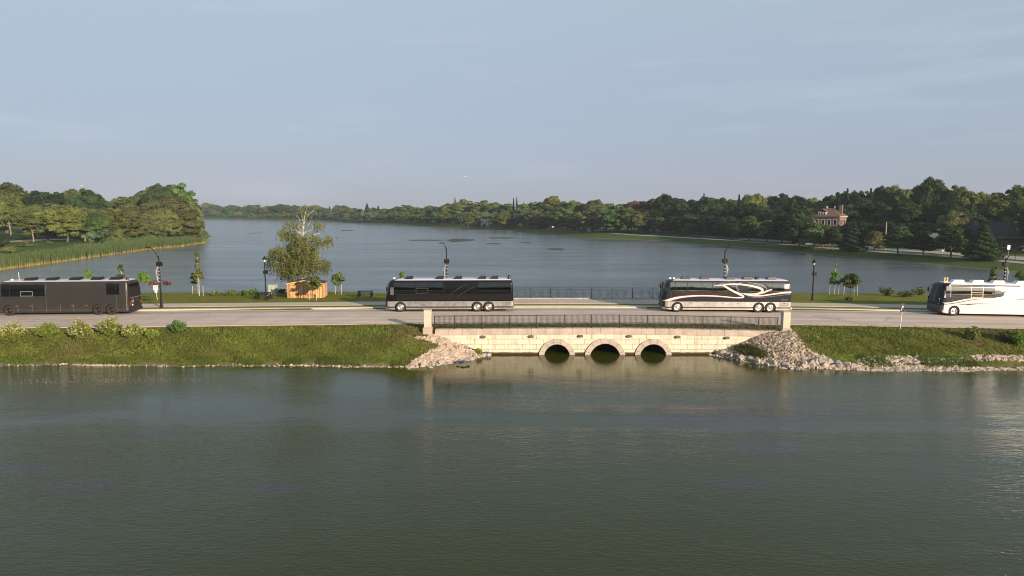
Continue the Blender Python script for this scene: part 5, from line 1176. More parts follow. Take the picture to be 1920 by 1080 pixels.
sapling(230, 552, 494, 530, 25, 'cone', L_YEL, 'loose young tree behind the rear of the brown grey coach')
sapling(273, 548, 507, 531, 24, 'round', L_FRESH, 'round lollipop tree with two stakes, left of the flower basket lamp post', (-5, 5))
sapling(374, 555, 472, 527, 23, 'cone', L_YEL, 'tall slim young tree right of the flower basket lamp post', ( 7,), dens=1.3)
sapling(366.5, 551, 511, 533, 17, 'round', L_FRESH, 'low bushy young tree pressed against the left side of the tall slim one', (-5, 5))
sapling(586.5, 563, 517, 545, 33, 'round', L_YEL, 'round yellow green staked tree in front of the cedar hut', (-6.5, 7))
sapling(635, 552, 512, 536, 27, 'round', L_MID, 'small dark round tree with stakes right of the cedar hut', (-6, 5.5))
sapling(752, 553, 508, 535, 24, 'cone', L_FRESH, 'fresh green sapling showing above the front of the black coach', ())
sapling(1564.5, 552, 491, 532, 23, 'cone', L_FRESH, 'slim light green young tree on the right, its crown a narrow column', (-9, 7.5))
sapling(1595, 554, 514, 543, 36, 'round', L_OLIVE, 'wide bushy young tree beside the slim light green one on the right', (-13, 6, 12))
sapling(1862, 555, 498, 530, 25, 'cone', L_YEL, 'yellow green young tree behind the white coach, left of a lamp post')
sapling(1916, 555, 508, 535, 28, 'round', L_MID, 'young tree at the right edge behind the white coach')

# loose shrubs: stems fanning from the ground with leaves along them
def bush(px, yb, wpx, hpx, leaf, label, name='bush', group=None, pale=None, seed=0, size=.09, Y=None, ns=60):
    p = hit(px, yb); zb = gz(p.x, p.y); t = thing(name, (p.x, p.y, zb), label, 'bush', group); rng = np.random.default_rng(int(px * 7 + yb)); W_ = wpx * p.y / FPX; H = hpx * p.y / FPX
    mb = MB(); C = []; T = []; TC = []
    for i in range(ns):
        a = rng.uniform(0, 6.28); q = math.sqrt(rng.random()) * W_ / 2; h = H * rng.uniform(.6, 1.05) * (1 - .45 * (q / (W_ / 2)) ** 2); e = np.array([math.cos(a) * q, math.sin(a) * q * .8, h]); m_ = e * (.45, .45, .6)
        mb.tube([(e[0] * .12, e[1] * .12, -.05), tuple(m_), tuple(e)], [.018, .012, .004], 4); n = 34; u = rng.random(n) ** .75
        Q = (1 - u)[:, None] * m_ * .3 + u[:, None] * e + rng.normal(0, .07 + .05 * W_ / 2, (n, 3)) * (1.1 - u * .6)[:, None]; Q[:, 2] = np.maximum(Q[:, 2], .03); C.append(Q); T.append(np.clip(u * .8 + rng.normal(0, .2, n), 0, 1)); TC.append(e + rng.normal(0, .03, (8, 3)))
    mb.obj('stems', M_BARK, t); C = np.concatenate(C); n = len(C); V, F = leafquads(C, rng.normal(size=(n, 3)) + (0, -.5, .7), rng.uniform(.6, 1.4, n) * size, rng, .6)
    link('foliage', npmesh('foliage', V, F, leaf, False, np.repeat(np.concatenate(T), 4)), t)
    if pale:
        C = np.concatenate(TC); n = len(C); V, F = leafquads(C, rng.normal(size=(n, 3)) + (0, -.5, .7), rng.uniform(.6, 1.3, n) * size * .8, rng, .8); link('blossom', npmesh('blossom', V, F, pale, False, np.full(n * 4, .5)), t)
    return t
L_BL = leafmat('cream blossom', (.38, .36, .20), (.50, .46, .28), vary=.05)
for px, yb, w, h, lf, pl, lb in ((3, 638, 26, 26, L_BUSH, L_BL, 'bush at the left edge of the near bank'), (27, 638, 46, 36, L_BUSH, L_BL, 'yellow green bush on the near bank, second from the left edge'), (90, 633, 56, 32, L_BUSH, None, 'wide olive bush on the near bank below the front of the brown coach'), (152, 639, 46, 42, L_BUSH, L_BL, 'tall pointed flowering bush on the near bank below the middle of the brown coach'),
                                 (208, 631, 50, 40, L_BUSH, L_BL, 'large flowering bush on the near bank below the wheels of the brown coach'), (252, 634, 44, 28, L_BUSH, L_BL, 'rounded bush on the near bank below the rear bumper of the brown coach'), (286, 633, 26, 18, L_BUSH, None, 'low yellow bush right of the rounded bush on the near bank'), (336, 625, 34, 27, L_MID, None, 'dark green rounded bush standing alone beside the road on the left bank'),
                                 (1823, 637, 26, 26, L_OLIVE, None, 'thin leafy bush on the right bank below the white coach'), (1887, 640, 30, 24, L_DRY, None, 'twiggy brown bush on the right bank near the right edge'), (1908, 646, 34, 26, L_FRESH, None, 'fresh green bush at the right edge of the right bank')):
    bush(px, yb, w, h, lf, lb, group='bushes on the near bank', pale=pl)
k = 0
for px, yb, w, h, lf, lb in ((405, 554, 26, 9, L_YEL, 'low bush on the lake edge right of the tall slim tree'), (433, 554, 26, 12, L_OLIVE, 'low bush on the lake edge, second right of the tall slim tree'), (459, 554, 18, 11, L_YEL, 'low bush on the lake edge, third right of the tall slim tree'), (476, 553, 22, 13, L_MID, 'bush on the lake edge just left of the lantern post'), (528, 548, 16, 8, L_OLIVE, 'tiny bush right of the pale utility cabinet'),
                            (1661, 554, 34, 20, L_YEL, 'yellow green bush on the right lake edge left of the white coach'), (1700, 556, 40, 14, L_OLIVE, 'wide low bush on the right lake edge, middle of three'), (1722, 553, 34, 16, L_OLIVE, 'low bush on the right lake edge nearest the white coach'), (1592, 563, 14, 7, L_DRY, 'tiny brown shrub under the wide young tree on the right'),
                            (48, 553, 36, 36, L_OLIVE, 'shrub behind the roof of the brown grey coach')):
    bush(px, yb, w, h, lf, lb, group='low bushes along the lake edge', ns=24)
bush(898, 667, 13, 17, leafmat('lime leaves', (.22, .24, .02), (.34, .33, .03), vary=.05), 'small lime yellow bush against the bridge wall at the left rubble', 'bush', ns=30, size=.06)

# rough grass: tufts over the near bank, dry weeds among the right rubble
def tufts(name, pts, hmin, hmax, leaf, label, seed, w=.035, per=5):
    rng = np.random.default_rng(seed); X, Y = pts; n = len(X); Z = gfast(X, Y); X = np.repeat(X, per) + rng.normal(0, .05, n * per); Y = np.repeat(Y, per) + rng.normal(0, .05, n * per); Z = np.repeat(Z, per); m = n * per
    h = rng.uniform(hmin, hmax, m); a = rng.uniform(0, math.pi, m); dx, dy = np.cos(a) * w, np.sin(a) * w; lx, ly = rng.normal(0, .45, m) * h, rng.normal(0, .45, m) * h
    V = np.stack([np.stack([X - dx, Y - dy, Z - .02], 1), np.stack([X + dx, Y + dy, Z - .02], 1), np.stack([X + lx + dx * .3, Y + ly + dy * .3, Z + h], 1), np.stack([X + lx - dx * .3, Y + ly - dy * .3, Z + h], 1)], 1).reshape(-1, 3)
    T = np.repeat(np.clip(.5 + .35 * np.sin(X * .5 + 2 * np.sin(Y * .6)) * np.sin(Y * .9 + np.sin(X * .23)) + .25 * np.sin(X * 1.7 + Y * 2.1) + rng.normal(0, .2, m), 0, 1), 4)
    o = link(name, npmesh(name, V, np.arange(4 * m).reshape(-1, 4), leaf, False, T)); tag(o, label, 'grass', kind='stuff')
L_GR = leafmat('bank grass blades', (0.113, 0.117, 0.028), (0.203, 0.254, 0.042), tr=.3, vary=.01); L_GR2 = leafmat('fresh shore grass', (.090, .125, .026), (.15, .195, .04), tr=.3, vary=.01); L_TAN = leafmat('dry tan weeds', (.32, .25, .16), (.46, .38, .26), tr=.3, vary=.01)
def bankpts(n, x0, x1, ylo, yhi, seed, f):
    rng = np.random.default_rng(seed); X = rng.uniform(x0, x1, n); Y = rng.uniform(ylo, yhi, n); Z = gfast(X, Y); ok = f(X, Y, Z) & (Y < 62.4 + croad(X)) & ~((Y > WY - .2) & (Y < WY + .7) & (X > WX0) & (X < WX1)); return X[ok], Y[ok]
_rp = [[tuple(hit(a, b)[:2]) for a, b in LP], RP]
clear = lambda X, Y: (sdf(_rp[0], X, Y) > 0) & (sdf(_rp[1], X, Y) > 0)
tufts('bank_grass', bankpts(20000, -56, 56, 55.3, 63.5, 1, lambda X, Y, Z: (Z > .3) & clear(X, Y) & ((X < 20) | (Z > .75))), .05, .17, L_GR, 'rough mown grass covering the near bank below the road', 2)
tufts('shore_grass', bankpts(16000, -56, -8.5, 54.8, 57.3, 3, lambda X, Y, Z: (Z > .05) & (Z < .38 + .25 * np.sin(X * .7) + .12 * np.sin(X * 2.3 + Y)) & (np.sin(X * 1.3 + 2 * np.sin(X * .31)) > -.55)), .08, .26, L_GR2, 'lush green grass fringe along the left waterline', 4)
tufts('right_shore_grass', bankpts(9000, 24, 60, 54, 56.6, 5, lambda X, Y, Z: (Z > .12) & (Z < .75) & (np.sin(X * .9) + np.sin(X * .37 + 1) > .1)), .08, .26, L_GR2, 'green grass patches between the stone bands on the right shore', 6)
X_, Y_ = bankpts(9000, 17, 26, 55, 61.5, 7, lambda X, Y, Z: (Z > .15)); k_ = sdf(_rp[1], X_, Y_) < .2; tufts('dry_weeds', (X_[k_], Y_[k_]), .06, .24, L_TAN, 'dry tan weeds growing through the rubble right of the bridge', 8, w=.012, per=2)
P3_ = [tuple(hit(a, b)[:2]) for a, b in ((1375, 655), (1400, 650), (1440, 664), (1436, 674), (1395, 670))]
X_, Y_ = bankpts(6000, 17, 26, 55, 61, 9, lambda X, Y, Z: (Z > .05)); k_ = sdf(P3_, X_, Y_) < 0; tufts('yellow_weeds', (X_[k_], Y_[k_]), .1, .45, L_YEL, 'yellow green weeds on the lower rubble right of the arches', 10, per=5)
# dead reed stubs in the shallows at the left
rng = np.random.default_rng(3); mb = MB()
for i in range(230):
    px = rng.uniform(20, 380); p = gp(px, 713 + rng.normal(0, 3) + (4 if px < 120 else 0)); h = rng.uniform(.03, .14); mb.tube([(p.x, p.y, -.05), (p.x + rng.normal(0, .05), p.y, h)], .010, 3)
o = mb.obj('reed_stubs', M_PBARK); tag(o, 'pale dead stalks poking out of the shallow water at the left', 'stalks', kind='stuff')
M_MAT = mat('floating weed', (.030, .036, .026), .8, noise=(.8, .7, 1.4), bump=(2, .05))
for px, py, w, d, lb in ((800, 450.5, 86, 1.2, 'thin long floating weed streak left of the thick one'), (862, 450, 62, 3.6, 'thick dark floating weed patch above the black coach'), (940, 446, 62, 1.6, 'long floating weed streak toward the far right lawn'), (1042, 467, 38, 2.0, 'small floating weed patch above the dark railing'), (985, 455, 26, 1.2, 'short floating weed streak in the middle of the lake'), (925, 457, 30, 1.2, 'short weed streak right below the thick weed patch'), (1150, 451, 44, 1.6, 'floating weed streak close to the right shore'), (652, 432, 28, 1.0, 'weed streak right of the birch top'), (480, 437, 16, 1.0, 'weed streak left of the birch')):
    c = gp(px, py); a = w / 2 * c.y / FPX; bdep = (gp(px, py - d).y - c.y); rng = np.random.default_rng(int(px)); n = 40; mb = MB(); V = []
    for i in range(n):
        t = 2 * math.pi * i / n; r = rng.uniform(.55, 1.1); V.append((a * r * math.cos(t) * (1 if r > .7 else 1.1), bdep * r * math.sin(t), .012))
    V.append((0, 0, .02)); mb.add(V, [(i, (i + 1) % n, n) for i in range(n)]); o = mb.obj('floating_weed_mat', M_MAT, loc=(c.x, c.y, 0)); tag(o, lb, 'water weed', 'floating weed mats')

# the wood on the south shore behind the camera: what the coach windows mirror
rng = np.random.default_rng(88); L = []
for i in range(150):
    x = -330 + 660 * i / 150 + rng.normal(0, 3); h = rng.uniform(12, 22); L.append((x, -116 - rng.uniform(0, 14), 1 + h * .55, h * .55, 1.1))
V, F, T = cloud(L, 1.1, 5, rng, fill=.2); o = link('south_shore_wood', npmesh('south_shore_wood', V, F, L_DARK, False, T)); tag(o, 'dark wood along the far south shore', 'wood', kind='stuff')

# woods beyond the right edge of the frame
L = []
for i in range(170):
    x = rng.uniform(215, 640); h = rng.uniform(7, 15); y = rng.uniform(120, 260) + (x - 215) * .1; L.append((x, y, gz(x, y) + h * .5, h * .52, 1.0))
V, F, T = cloud(L, .8, 9, rng, fill=.2); o = link('distant_wood', npmesh('distant_wood', V, F, L_DARK, False, T)); tag(o, 'dark green wood beyond the right end of the shore road', 'wood', kind='stuff')
# ---------------------------------------------------------------- far paths and road
def px_ribbon(name, pts, width, m, lift=.06):
    P_ = [hit(a, b, 1.8) for a, b in pts]; C = []
    for a, b in zip(P_[:-1], P_[1:]):
        n = max(2, int((b - a).length / 4)); C += [a.lerp(b, i / n) for i in range(n)]
    C.append(P_[-1]); mb = MB(); V = []
    for i, c in enumerate(C):
        d = C[min(i + 1, len(C) - 1)] - C[max(i - 1, 0)]; d.z = 0; d.normalize(); nr = Vector((-d.y, d.x, 0))
        for s in (-1, -.5, 0, .5, 1):
            q_ = c + nr * width / 2 * s; V.append((q_.x, q_.y, gz(q_.x, q_.y) + lift))
    mb.add(V, [(i * 5 + j, i * 5 + j + 1, (i + 1) * 5 + j + 1, (i + 1) * 5 + j) for i in range(len(C) - 1) for j in range(4)]); o = mb.obj(name, m); tag(o, kind='structure'); return o
M_FP = mat('far path concrete', (.38, .35, .30), .9)
px_ribbon('lake_path', [(1015, 430), (1060, 432.5), (1113, 436), (1180, 440), (1247, 443.5), (1330, 448), (1400, 453), (1480, 459), (1562, 466), (1630, 471), (1698, 476), (1765, 480.5), (1833, 485), (1900, 491.5), (1990, 500)], 2.6, M_FP)
px_ribbon('shore_road', [(1030, 428.5), (1113, 432), (1247, 438.5), (1330, 443), (1400, 448.5), (1480, 454), (1562, 460), (1640, 465), (1700, 469.5), (1757, 473), (1812, 477.5), (1860, 481), (1920, 485), (2000, 491)], 6.5, M_FP, .08)
px_ribbon('park_road', [(-120, 455), (0, 454.5), (50, 452), (85, 449), (130, 450)], 9, mat('pinkish gravel road', (.42, .33, .25), .9), .1)

# ---------------------------------------------------------------- street lamps
M_LAMP = bpy.data.materials['black powder coated metal']
M_ORN = mat('white garland ornament', (.42, .38, .37), .5)
L_FL = leafmat('red pink petunias', (.30, .04, .06), (.42, .16, .20), vary=.05); L_FG = leafmat('basket greenery', (.045, .06, .03), (.08, .09, .05), vary=.05)
def street_lamp(px, yb, ytop, arm, label, orn, baskets=(), Y=None):
    Yb = Y; x = atY(px, yb or 570, Yb).x; zb = gz(x, Yb) + .0; t = thing('street_lamp', (x, Yb, zb), label, 'street lamp', 'black street lamps along the sidewalk'); H = atY(px, ytop, Yb).z - zb; s = Yb / FPX
    MB().lathe([(.20, 0), (.20, .06), (.14, .10), (.13, .9), (.105, .98), (.09, 1.2), (.062, H), (.05, H + .05), (.001, H + .05)], 12).obj('pole', M_LAMP, t, True)
    ax, ay = arm; MB().tube([(0, 0, H - .35), (ax * s * .28, 0, H + ay * s * .30), (ax * s * .62, 0, H + ay * s * .75), (ax * s, 0, H + ay * s)], [.05, .045, .035, .03], 7).obj('arm', M_LAMP, t, True)
    sg = 1 if ax > 0 else -1; MB().box(-.32, .32, -.12, .12, -.05, .05, top=(-.2, .2, -.07, .07)).obj('lamp_head', M_LAMP, t, loc=(ax * s + sg * .22, 0, H + ay * s + .02))
    bx = MB(); bz_ = orn; MB().box(-.12, .30, -.2, .2, bz_ - .24, bz_ + .24, top=(-.12, .30, -.17, .17)).obj('speaker_box', M_LAMP, t)
    MB().box(-.27, -.13, -.14, .14, bz_ - .2, bz_ + .2).obj('speaker_box', M_LAMP, t)
    mb = MB(); rng = np.random.default_rng(int(px))
    sd_ = -1 if ax < 0 else 1
    for k in range(3):
        pts = [(sd_ * (.12 + .28 * math.sin(u * math.pi) * (1 - .3 * k)), -.08 * k, bz_ - .3 - u * (1.3 + .25 * k)) for u in np.linspace(0, 1, 9)]; mb.tube(pts, [.012, .045, .05, .04, .05, .035, .04, .025, .012], 5)
    for u in np.linspace(.1, 1, 5): mb.box(-.085, .085, -.10, -.075, bz_ - .3 - u * 1.7, bz_ - .3 - u * 1.7 + .07)
    mb.obj('garland_ornament', M_ORN, t)
    for sd2 in baskets:
        zz = orn - 2.30; bk = MB().tube([(0, 0, zz + .42), (sd2 * .3, 0, zz + .5), (sd2 * .85, 0, zz + .4)], .02, 5).obj('basket_arm', M_LAMP, t)
        L = [(sd2 * (.45 + .10 * i), rng.uniform(-.3, .3), zz + .1 + rng.uniform(-.12, .14), .25, .9) for i in range(8)]; V, F, T = cloud(L, .05, 1500, rng); link('flower_basket', npmesh('flower_basket', V, F, L_FG, False, T), t)
        V, F, T = cloud([(a, b, c + .03, .28, .95) for a, b, c, r, f in L], .045, 620, rng); link('flowers', npmesh('flowers', V, F, L_FL, False, T), t)
    return t
street_lamp(303, 578, 481, (-15, 17), 'black street lamp with two pink flower baskets behind the brown grey coach', 4.85, (-1, 1), Y=74.8)
street_lamp(838, 0, 466, (-4.5, 10), 'black street lamp rising behind the middle of the black coach', 4.9, Y=75.7)
street_lamp(1356, 0, 470, (10.5, 12), 'black street lamp rising behind the swirl coach, arm to the right', 5.0, Y=75.4)
street_lamp(1879, 0, 484, (24, 22), 'black street lamp rising behind the white coach at the right edge', 5.1, Y=75.0)
def lantern(px, yb, ytop, label):
    p = hit(px, yb, 2.); t = thing('lantern_post', tuple(p), label, 'lantern post', 'black lantern posts in the park'); H = atY(px, ytop, p.y).z - p.z
    MB().lathe([(.19, 0), (.19, .07), (.14, .12), (.12, .8), (.085, .9), (.06, H - .95), (.09, H - .9), (.10, H - .72)], 12).obj('pole', M_LAMP, t, True)
    MB().lathe([(.10, H - .72), (.15, H - .40), (.001, H - .40)], 8).obj('lantern_glass', M_GLAS, t)
    MB().lathe([(.25, H - .42), (.23, H - .30), (.11, H - .16), (.07, H - .08), (.02, H), (.001, H)], 12).obj('lantern_cap', M_LAMP, t)
    z = H * .64; MB().box(-.06, .32, -.18, .18, z - .2, z + .2).obj('speaker_box', M_LAMP, t); MB().box(-.18, -.07, -.12, .12, z - .17, z + .17).obj('speaker_box', M_LAMP, t)
lantern(499, 563.5, 480, 'black lantern post beside the left picnic table and the pale cabinet'); lantern(1523, 563.5, 486, 'black lantern post on the lawn right of the swirl coach')

# ---------------------------------------------------------------- park furniture
def picnic(px, yb, label, w=1.9, rz=0):
    p = hit(px, yb, 2.); t = thing('picnic_table', tuple(p), label, 'picnic table', 'black picnic tables on the lawn', rz); 
    mb = MB()
    for i in range(4): mb.box(-w / 2, w / 2, -.37 + i * .19, -.37 + i * .19 + .17, .71, .77)
    mb.obj('table_top', M_LAMP, t)
    for s in (-1, 1):
        MB().box(-w / 2, w / 2, s * .72 - .14, s * .72 + .14, .43, .47).obj('bench', M_LAMP, t)
    for s in (-1, 1):
        x = s * (w / 2 - .17); MB().box(x - .05, x + .05, -.34, -.24, 0, .719).box(x - .05, x + .05, .24, .34, 0, .719).box(x - .04, x + .04, -.82, .82, .36, .428).box(x - .05, x + .05, -.78, -.70, 0, .36).box(x - .05, x + .05, .70, .78, 0, .36).obj('leg_frame', M_LAMP, t)
picnic(494, 560, 'black picnic table behind the left lantern post', 1.95); picnic(582, 558, 'black picnic table in front of the cedar hut', 1.95); picnic(685, 557, 'black picnic table on open lawn left of the black coach', 1.9)
p = hit(512, 553.5, 2.); M_CAB = mat('pale green grey cabinet', (.42, .45, .38), .5, noise=(3, .95, 1.05)); t = thing('utility_cabinet', tuple(p), 'pale green grey utility cabinet at the lake edge beside the left lantern post', 'cabinet', rz=R(-8))
MB().box(-.50, .50, -.32, .32, .06, 1.36).box(-.54, .54, -.36, .36, 1.362, 1.42).obj('cabinet_body', M_CAB, t); MB().box(-.6, .6, -.42, .42, -.1, .06).obj('plinth', M_KERB, t); MB().box(-.46, -.01, -.335, -.321, .12, 1.3).obj('door', M_CAB, t); MB().box(.01, .46, -.335, -.321, .12, 1.3).obj('door', M_CAB, t); MB().box(-.06, .06, -.36, -.336, .6, .85).obj('handle', M_ALU, t)
# cedar hut with a low gable roof
p = hit(577, 556.5, 2.); t = thing('cedar_hut', (p.x, p.y, p.z), 'orange cedar board hut with a low dark roof under the weeping birch', 'hut', rz=R(6))
M_CED = [mat('cedar board %s' % n, c, .7, noise=(3, .8, 1.15)) for n, c in (('light', (.60, .37, .17)), ('mid', (.48, .27, .12)), ('dark', (.36, .19, .085)))]; M_SH = mat('dark shingles', (.045, .04, .045), .9, bump=(14, .02))
wx, wy, he, hr = 2.15, 1.45, 1.78, 2.18
def hz_(x): return hr - (hr - he) * abs(x + .15) / (wx + .15)
def boards(nm, horizontal, front=True):
    rng = np.random.default_rng(4 if horizontal else 5); mb = MB(); n = 34 if horizontal else 22; ln = wx if horizontal else wy
    for i in range(n):
        a = -ln + 2 * ln * i / n + .006; b = -ln + 2 * ln * (i + 1) / n - .006; k = int(rng.choice([0, 0, 1, 1, 1, 2])); e = rng.uniform(0, .02) + (.02 if i % 3 == 0 else 0)
        if horizontal:
            for yy, sg in (((-wy, -1),) if front else ((wy, 1),)):
                y0, y1 = (yy - e - .02, yy) if sg < 0 else (yy, yy + e + .02); mb.add([(a, y0, 0), (b, y0, 0), (b, y1, 0), (a, y1, 0), (a, y0, hz_(a) - .03), (b, y0, hz_(b) - .03), (b, y1, hz_(b) - .03), (a, y1, hz_(a) - .03)], [(0, 3, 2, 1), (4, 5, 6, 7), (0, 1, 5, 4), (1, 2, 6, 5), (2, 3, 7, 6), (3, 0, 4, 7)], k)
        else:
            for xx, sg in (((-wx, -1),) if front else ((wx, 1),)):
                x0, x1 = (xx - e - .02, xx) if sg < 0 else (xx, xx + e + .02); mb.box(x0, x1, a, b, 0, he - .03, k)
    return mb.obj(nm, M_CED, t)
boards('board_wall', True); boards('back_board_wall', True, False); boards('side_board_wall', False); boards('side_board_wall', False, False)
mb = MB(); o_ = .12
for s, xe in ((-1, -wx - .1), (1, wx + .1)):
    z1 = hr + .02; z0 = hz_(xe) + .01; mb.add([(-.15, -wy - o_, z1), (xe, -wy - o_, z0), (xe, wy + o_, z0), (-.15, wy + o_, z1), (-.15, -wy - o_, z1 + .06), (xe, -wy - o_, z0 + .06), (xe, wy + o_, z0 + .06), (-.15, wy + o_, z1 + .06)], [(0, 1, 2, 3), (7, 6, 5, 4), (0, 4, 5, 1), (1, 5, 6, 2), (2, 6, 7, 3)])
mb.obj('roof', M_SH, t)
mb = MB()
for s, xe in ((-1, -wx - .1), (1, wx + .1)):
    z1 = hr + .02; z0 = hz_(xe) + .01; mb.add([(-.15, -wy - o_ - .03, z1 - .06), (xe, -wy - o_ - .03, z0 - .06), (xe, -wy - o_ - .03, z0 + .065), (-.15, -wy - o_ - .03, z1 + .065)], [(0, 1, 2, 3)])
mb.obj('fascia', M_CED[0], t)
# small signs
M_SIGNW = mat('white sign face', (.78, .74, .72), .4); M_SIGNR = mat('red sign print', (.50, .08, .06), .4); M_POSTW = mat('pale sign post', (.58, .52, .44), .6)
p = hit(295, 562, 2.1); t = thing('park_sign', tuple(p), 'white sign board with red print on a leaning pale post under the flower basket', 'sign'); s = p.y / FPX; H = (562 - 548) * s
MB().tube([(0, 0, 0), (-.10, 0, H + .4)], .035, 6).obj('post', M_POSTW, t); MB().box(-.40, .18, -.05, -.02, H + .28, H + .86).obj('sign_board', M_SIGNW, t)
b2 = MB().box(-.25, .08, -.05, -.02, H - .02, H + .25).obj('sign_plate', M_SIGNW, t); mb = MB()
for i in range(4): mb.box(-.34, .12 - .06 * (i % 2), -.054, -.0505, H + .74 - i * .12, H + .78 - i * .12)
mb.obj('sign_print', M_SIGNR, t)
p = hit(1679, 613.5, 2.); x0_ = p.x; t = thing('marker_sign', (p.x, 62.2, gz(p.x, 62.2)), 'small black sign with a white mark on a thin post by the road', 'sign'); 
MB().tube([(0, 0, -.2), (.10, 0, 1.75)], .035, 6).obj('post', mat('white sign post', (.80, .76, .70), .5), t); MB().box(-.07, .23, -.05, -.02, 1.60, 2.32).obj('sign_board', M_BLKP, t)
MB().box(.02, .17, -.056, -.0505, 2.02, 2.17).add([(-.02, -.0535, 1.72), (.02, -.0535, 1.72), (.06, -.0535, 2.02), (.02, -.0535, 2.06)], [(0, 1, 2, 3)]).obj('white_mark', M_SIGNW, t)
MB().box(-.08, .24, -.02, 0, 1.59, 2.33).obj('sign_back', M_SIGNW, t)

# ---------------------------------------------------------------- far poles and signs
M_WOODP = mat('weathered utility pole', (.34, .29, .22), .9); M_GREYP = mat('grey lamp pole', (.36, .36, .34), .6)
def pole(px, ytop, yb, label, r=.14, m=None, armx=0, cross=False, name='utility_pole', cat='pole'):
    p = hit(px, yb, 2.); H = atY(px, ytop, p.y).z - p.z; t = thing(name, tuple(p), label, cat, 'poles along the right shore'); MB().tube([(0, 0, -.2), (0, 0, H)], [r, r * .75], 8).obj('pole', m or M_WOODP, t)
    if armx: MB().tube([(0, 0, H - .4), (armx * .5, 0, H - .05), (armx, 0, H)], .06, 5).obj('arm', m or M_WOODP, t); MB().box(armx - .35, armx + .35, -.15, .15, H - .1, H + .05).obj('lamp_head', M_ALU, t)
    if cross: MB().box(-1.1, 1.1, -.07, .07, H - .6, H - .45).obj('crossarm', m or M_WOODP, t)
pole(1659, 416, 469, 'wooden utility pole rising in front of the dark woods right of the brick house', .17); pole(987, 405, 427, 'wooden pole on the far lawn left of the white house', .2)
pole(925, 406, 424, 'pale pole on the far lawn right of the white roofed building', .2, M_GREYP); pole(1097.5, 405, 431, 'grey street light with an arm above the dark railing', .14, M_GREYP, 1.8); pole(1133.5, 411, 433, 'wooden pole right of the grey street light on the far shore', .15); pole(1817, 457, 476, 'thin pole on the right lawn left of the bushy spruce', .05, M_GREYP)
pole(1903, 462, 487, 'dark post beside the shore road at the right edge', .07, M_LAMP); pole(679, 397, 417, 'pale pole on the far shore between birch and black coach', .25, M_GREYP); pole(593, 398, 412, 'pale pole on the far shore just right of the birch top', .3, M_GREYP)
p = hit(1890, 484, 2.2); t = thing('road_sign', tuple(p), 'white rectangular sign on a thin post beside the shore road, right', 'sign'); H = atY(1890, 468, p.y).z - p.z; MB().tube([(0, .05, -.1), (0, .05, H + .8)], .04, 5).obj('post', M_GREYP, t); MB().box(-.36, .30, -.03, .0, H - .0, H + 1.05).obj('sign_board', M_SIGNW, t)

# ---------------------------------------------------------------- far houses
def brickmat(name, c1, c2, mo):
    m = bpy.data.materials.new(name); m.use_nodes = True; n = m.node_tree.nodes; l = m.node_tree.links; b = n['Principled BSDF']; b.inputs['Roughness'].default_value = .9
    t = n.new('ShaderNodeTexCoord'); s = n.new('ShaderNodeSeparateXYZ'); l.new(t.outputs['Object'], s.inputs[0]); a = n.new('ShaderNodeMath'); a.operation = 'ADD'; l.new(s.outputs['X'], a.inputs[0]); l.new(s.outputs['Y'], a.inputs[1])
    c = n.new('ShaderNodeCombineXYZ'); l.new(a.outputs[0], c.inputs[0]); l.new(s.outputs['Z'], c.inputs[1]); br = n.new('ShaderNodeTexBrick'); br.inputs['Scale'].default_value = 2.2; br.inputs['Color1'].default_value = (*c1, 1); br.inputs['Color2'].default_value = (*c2, 1); br.inputs['Mortar'].default_value = (*mo, 1); br.inputs['Mortar Size'].default_value = .02
    l.new(c.outputs[0], br.inputs['Vector']); l.new(br.outputs['Color'], b.inputs['Base Color']); return m
M_BRK = brickmat('red brown brick', (.19, .115, .09), (.155, .095, .075), (.24, .18, .15)); M_TILE = mat('red brown tiles', (.15, .085, .062), .85, noise=(2, .8, 1.2), bump=(5, .04)); M_TRIM = mat('cream trim', (.62, .56, .47), .7); M_HGL = mat('house window glass', (.02, .025, .03), .08)
M_GRY = mat('grey siding', (.10, .10, .11), .8); M_GROOF = mat('dark grey shingles', (.034, .035, .041), .9, noise=(2, .8, 1.25)); M_WHS = mat('white siding', (.66, .66, .66), .7); M_REDB = mat('red brick porch', (.13, .05, .04), .85)
def window(t, x, y, z, w, h, n_=(0, -1), frame=M_TRIM):
    """window in a wall whose outward normal is -y (0,-1) or +-x"""
    if n_[0] == 0:
        s = n_[1]; f = MB().box(x - w / 2 - .1, x + w / 2 + .1, y + min(0, s * .06), y + max(0, s * .06), z - .12, z).box(x - w / 2 - .1, x + w / 2 + .1, y + min(0, s * .06), y + max(0, s * .06), z + h, z + h + .14).box(x - w / 2 - .1, x - w / 2, y + min(0, s * .05), y + max(0, s * .05), z + .001, z + h - .001).box(x + w / 2, x + w / 2 + .1, y + min(0, s * .05), y + max(0, s * .05), z + .001, z + h - .001).obj('window', frame, t)
        MB().box(x - w / 2, x + w / 2, y + min(0, s * .02), y + max(0, s * .02), z, z + h).obj('pane', M_HGL, f)
    else:
        s = n_[0]; f = MB().box(x + min(0, s * .06), x + max(0, s * .06), y - w / 2 - .1, y + w / 2 + .1, z - .12, z).box(x + min(0, s * .06), x + max(0, s * .06), y - w / 2 - .1, y + w / 2 + .1, z + h, z + h + .14).obj('window', frame, t)
        MB().box(x + min(0, s * .02), x + max(0, s * .02), y - w / 2, y + w / 2, z, z + h).obj('pane', M_HGL, f)
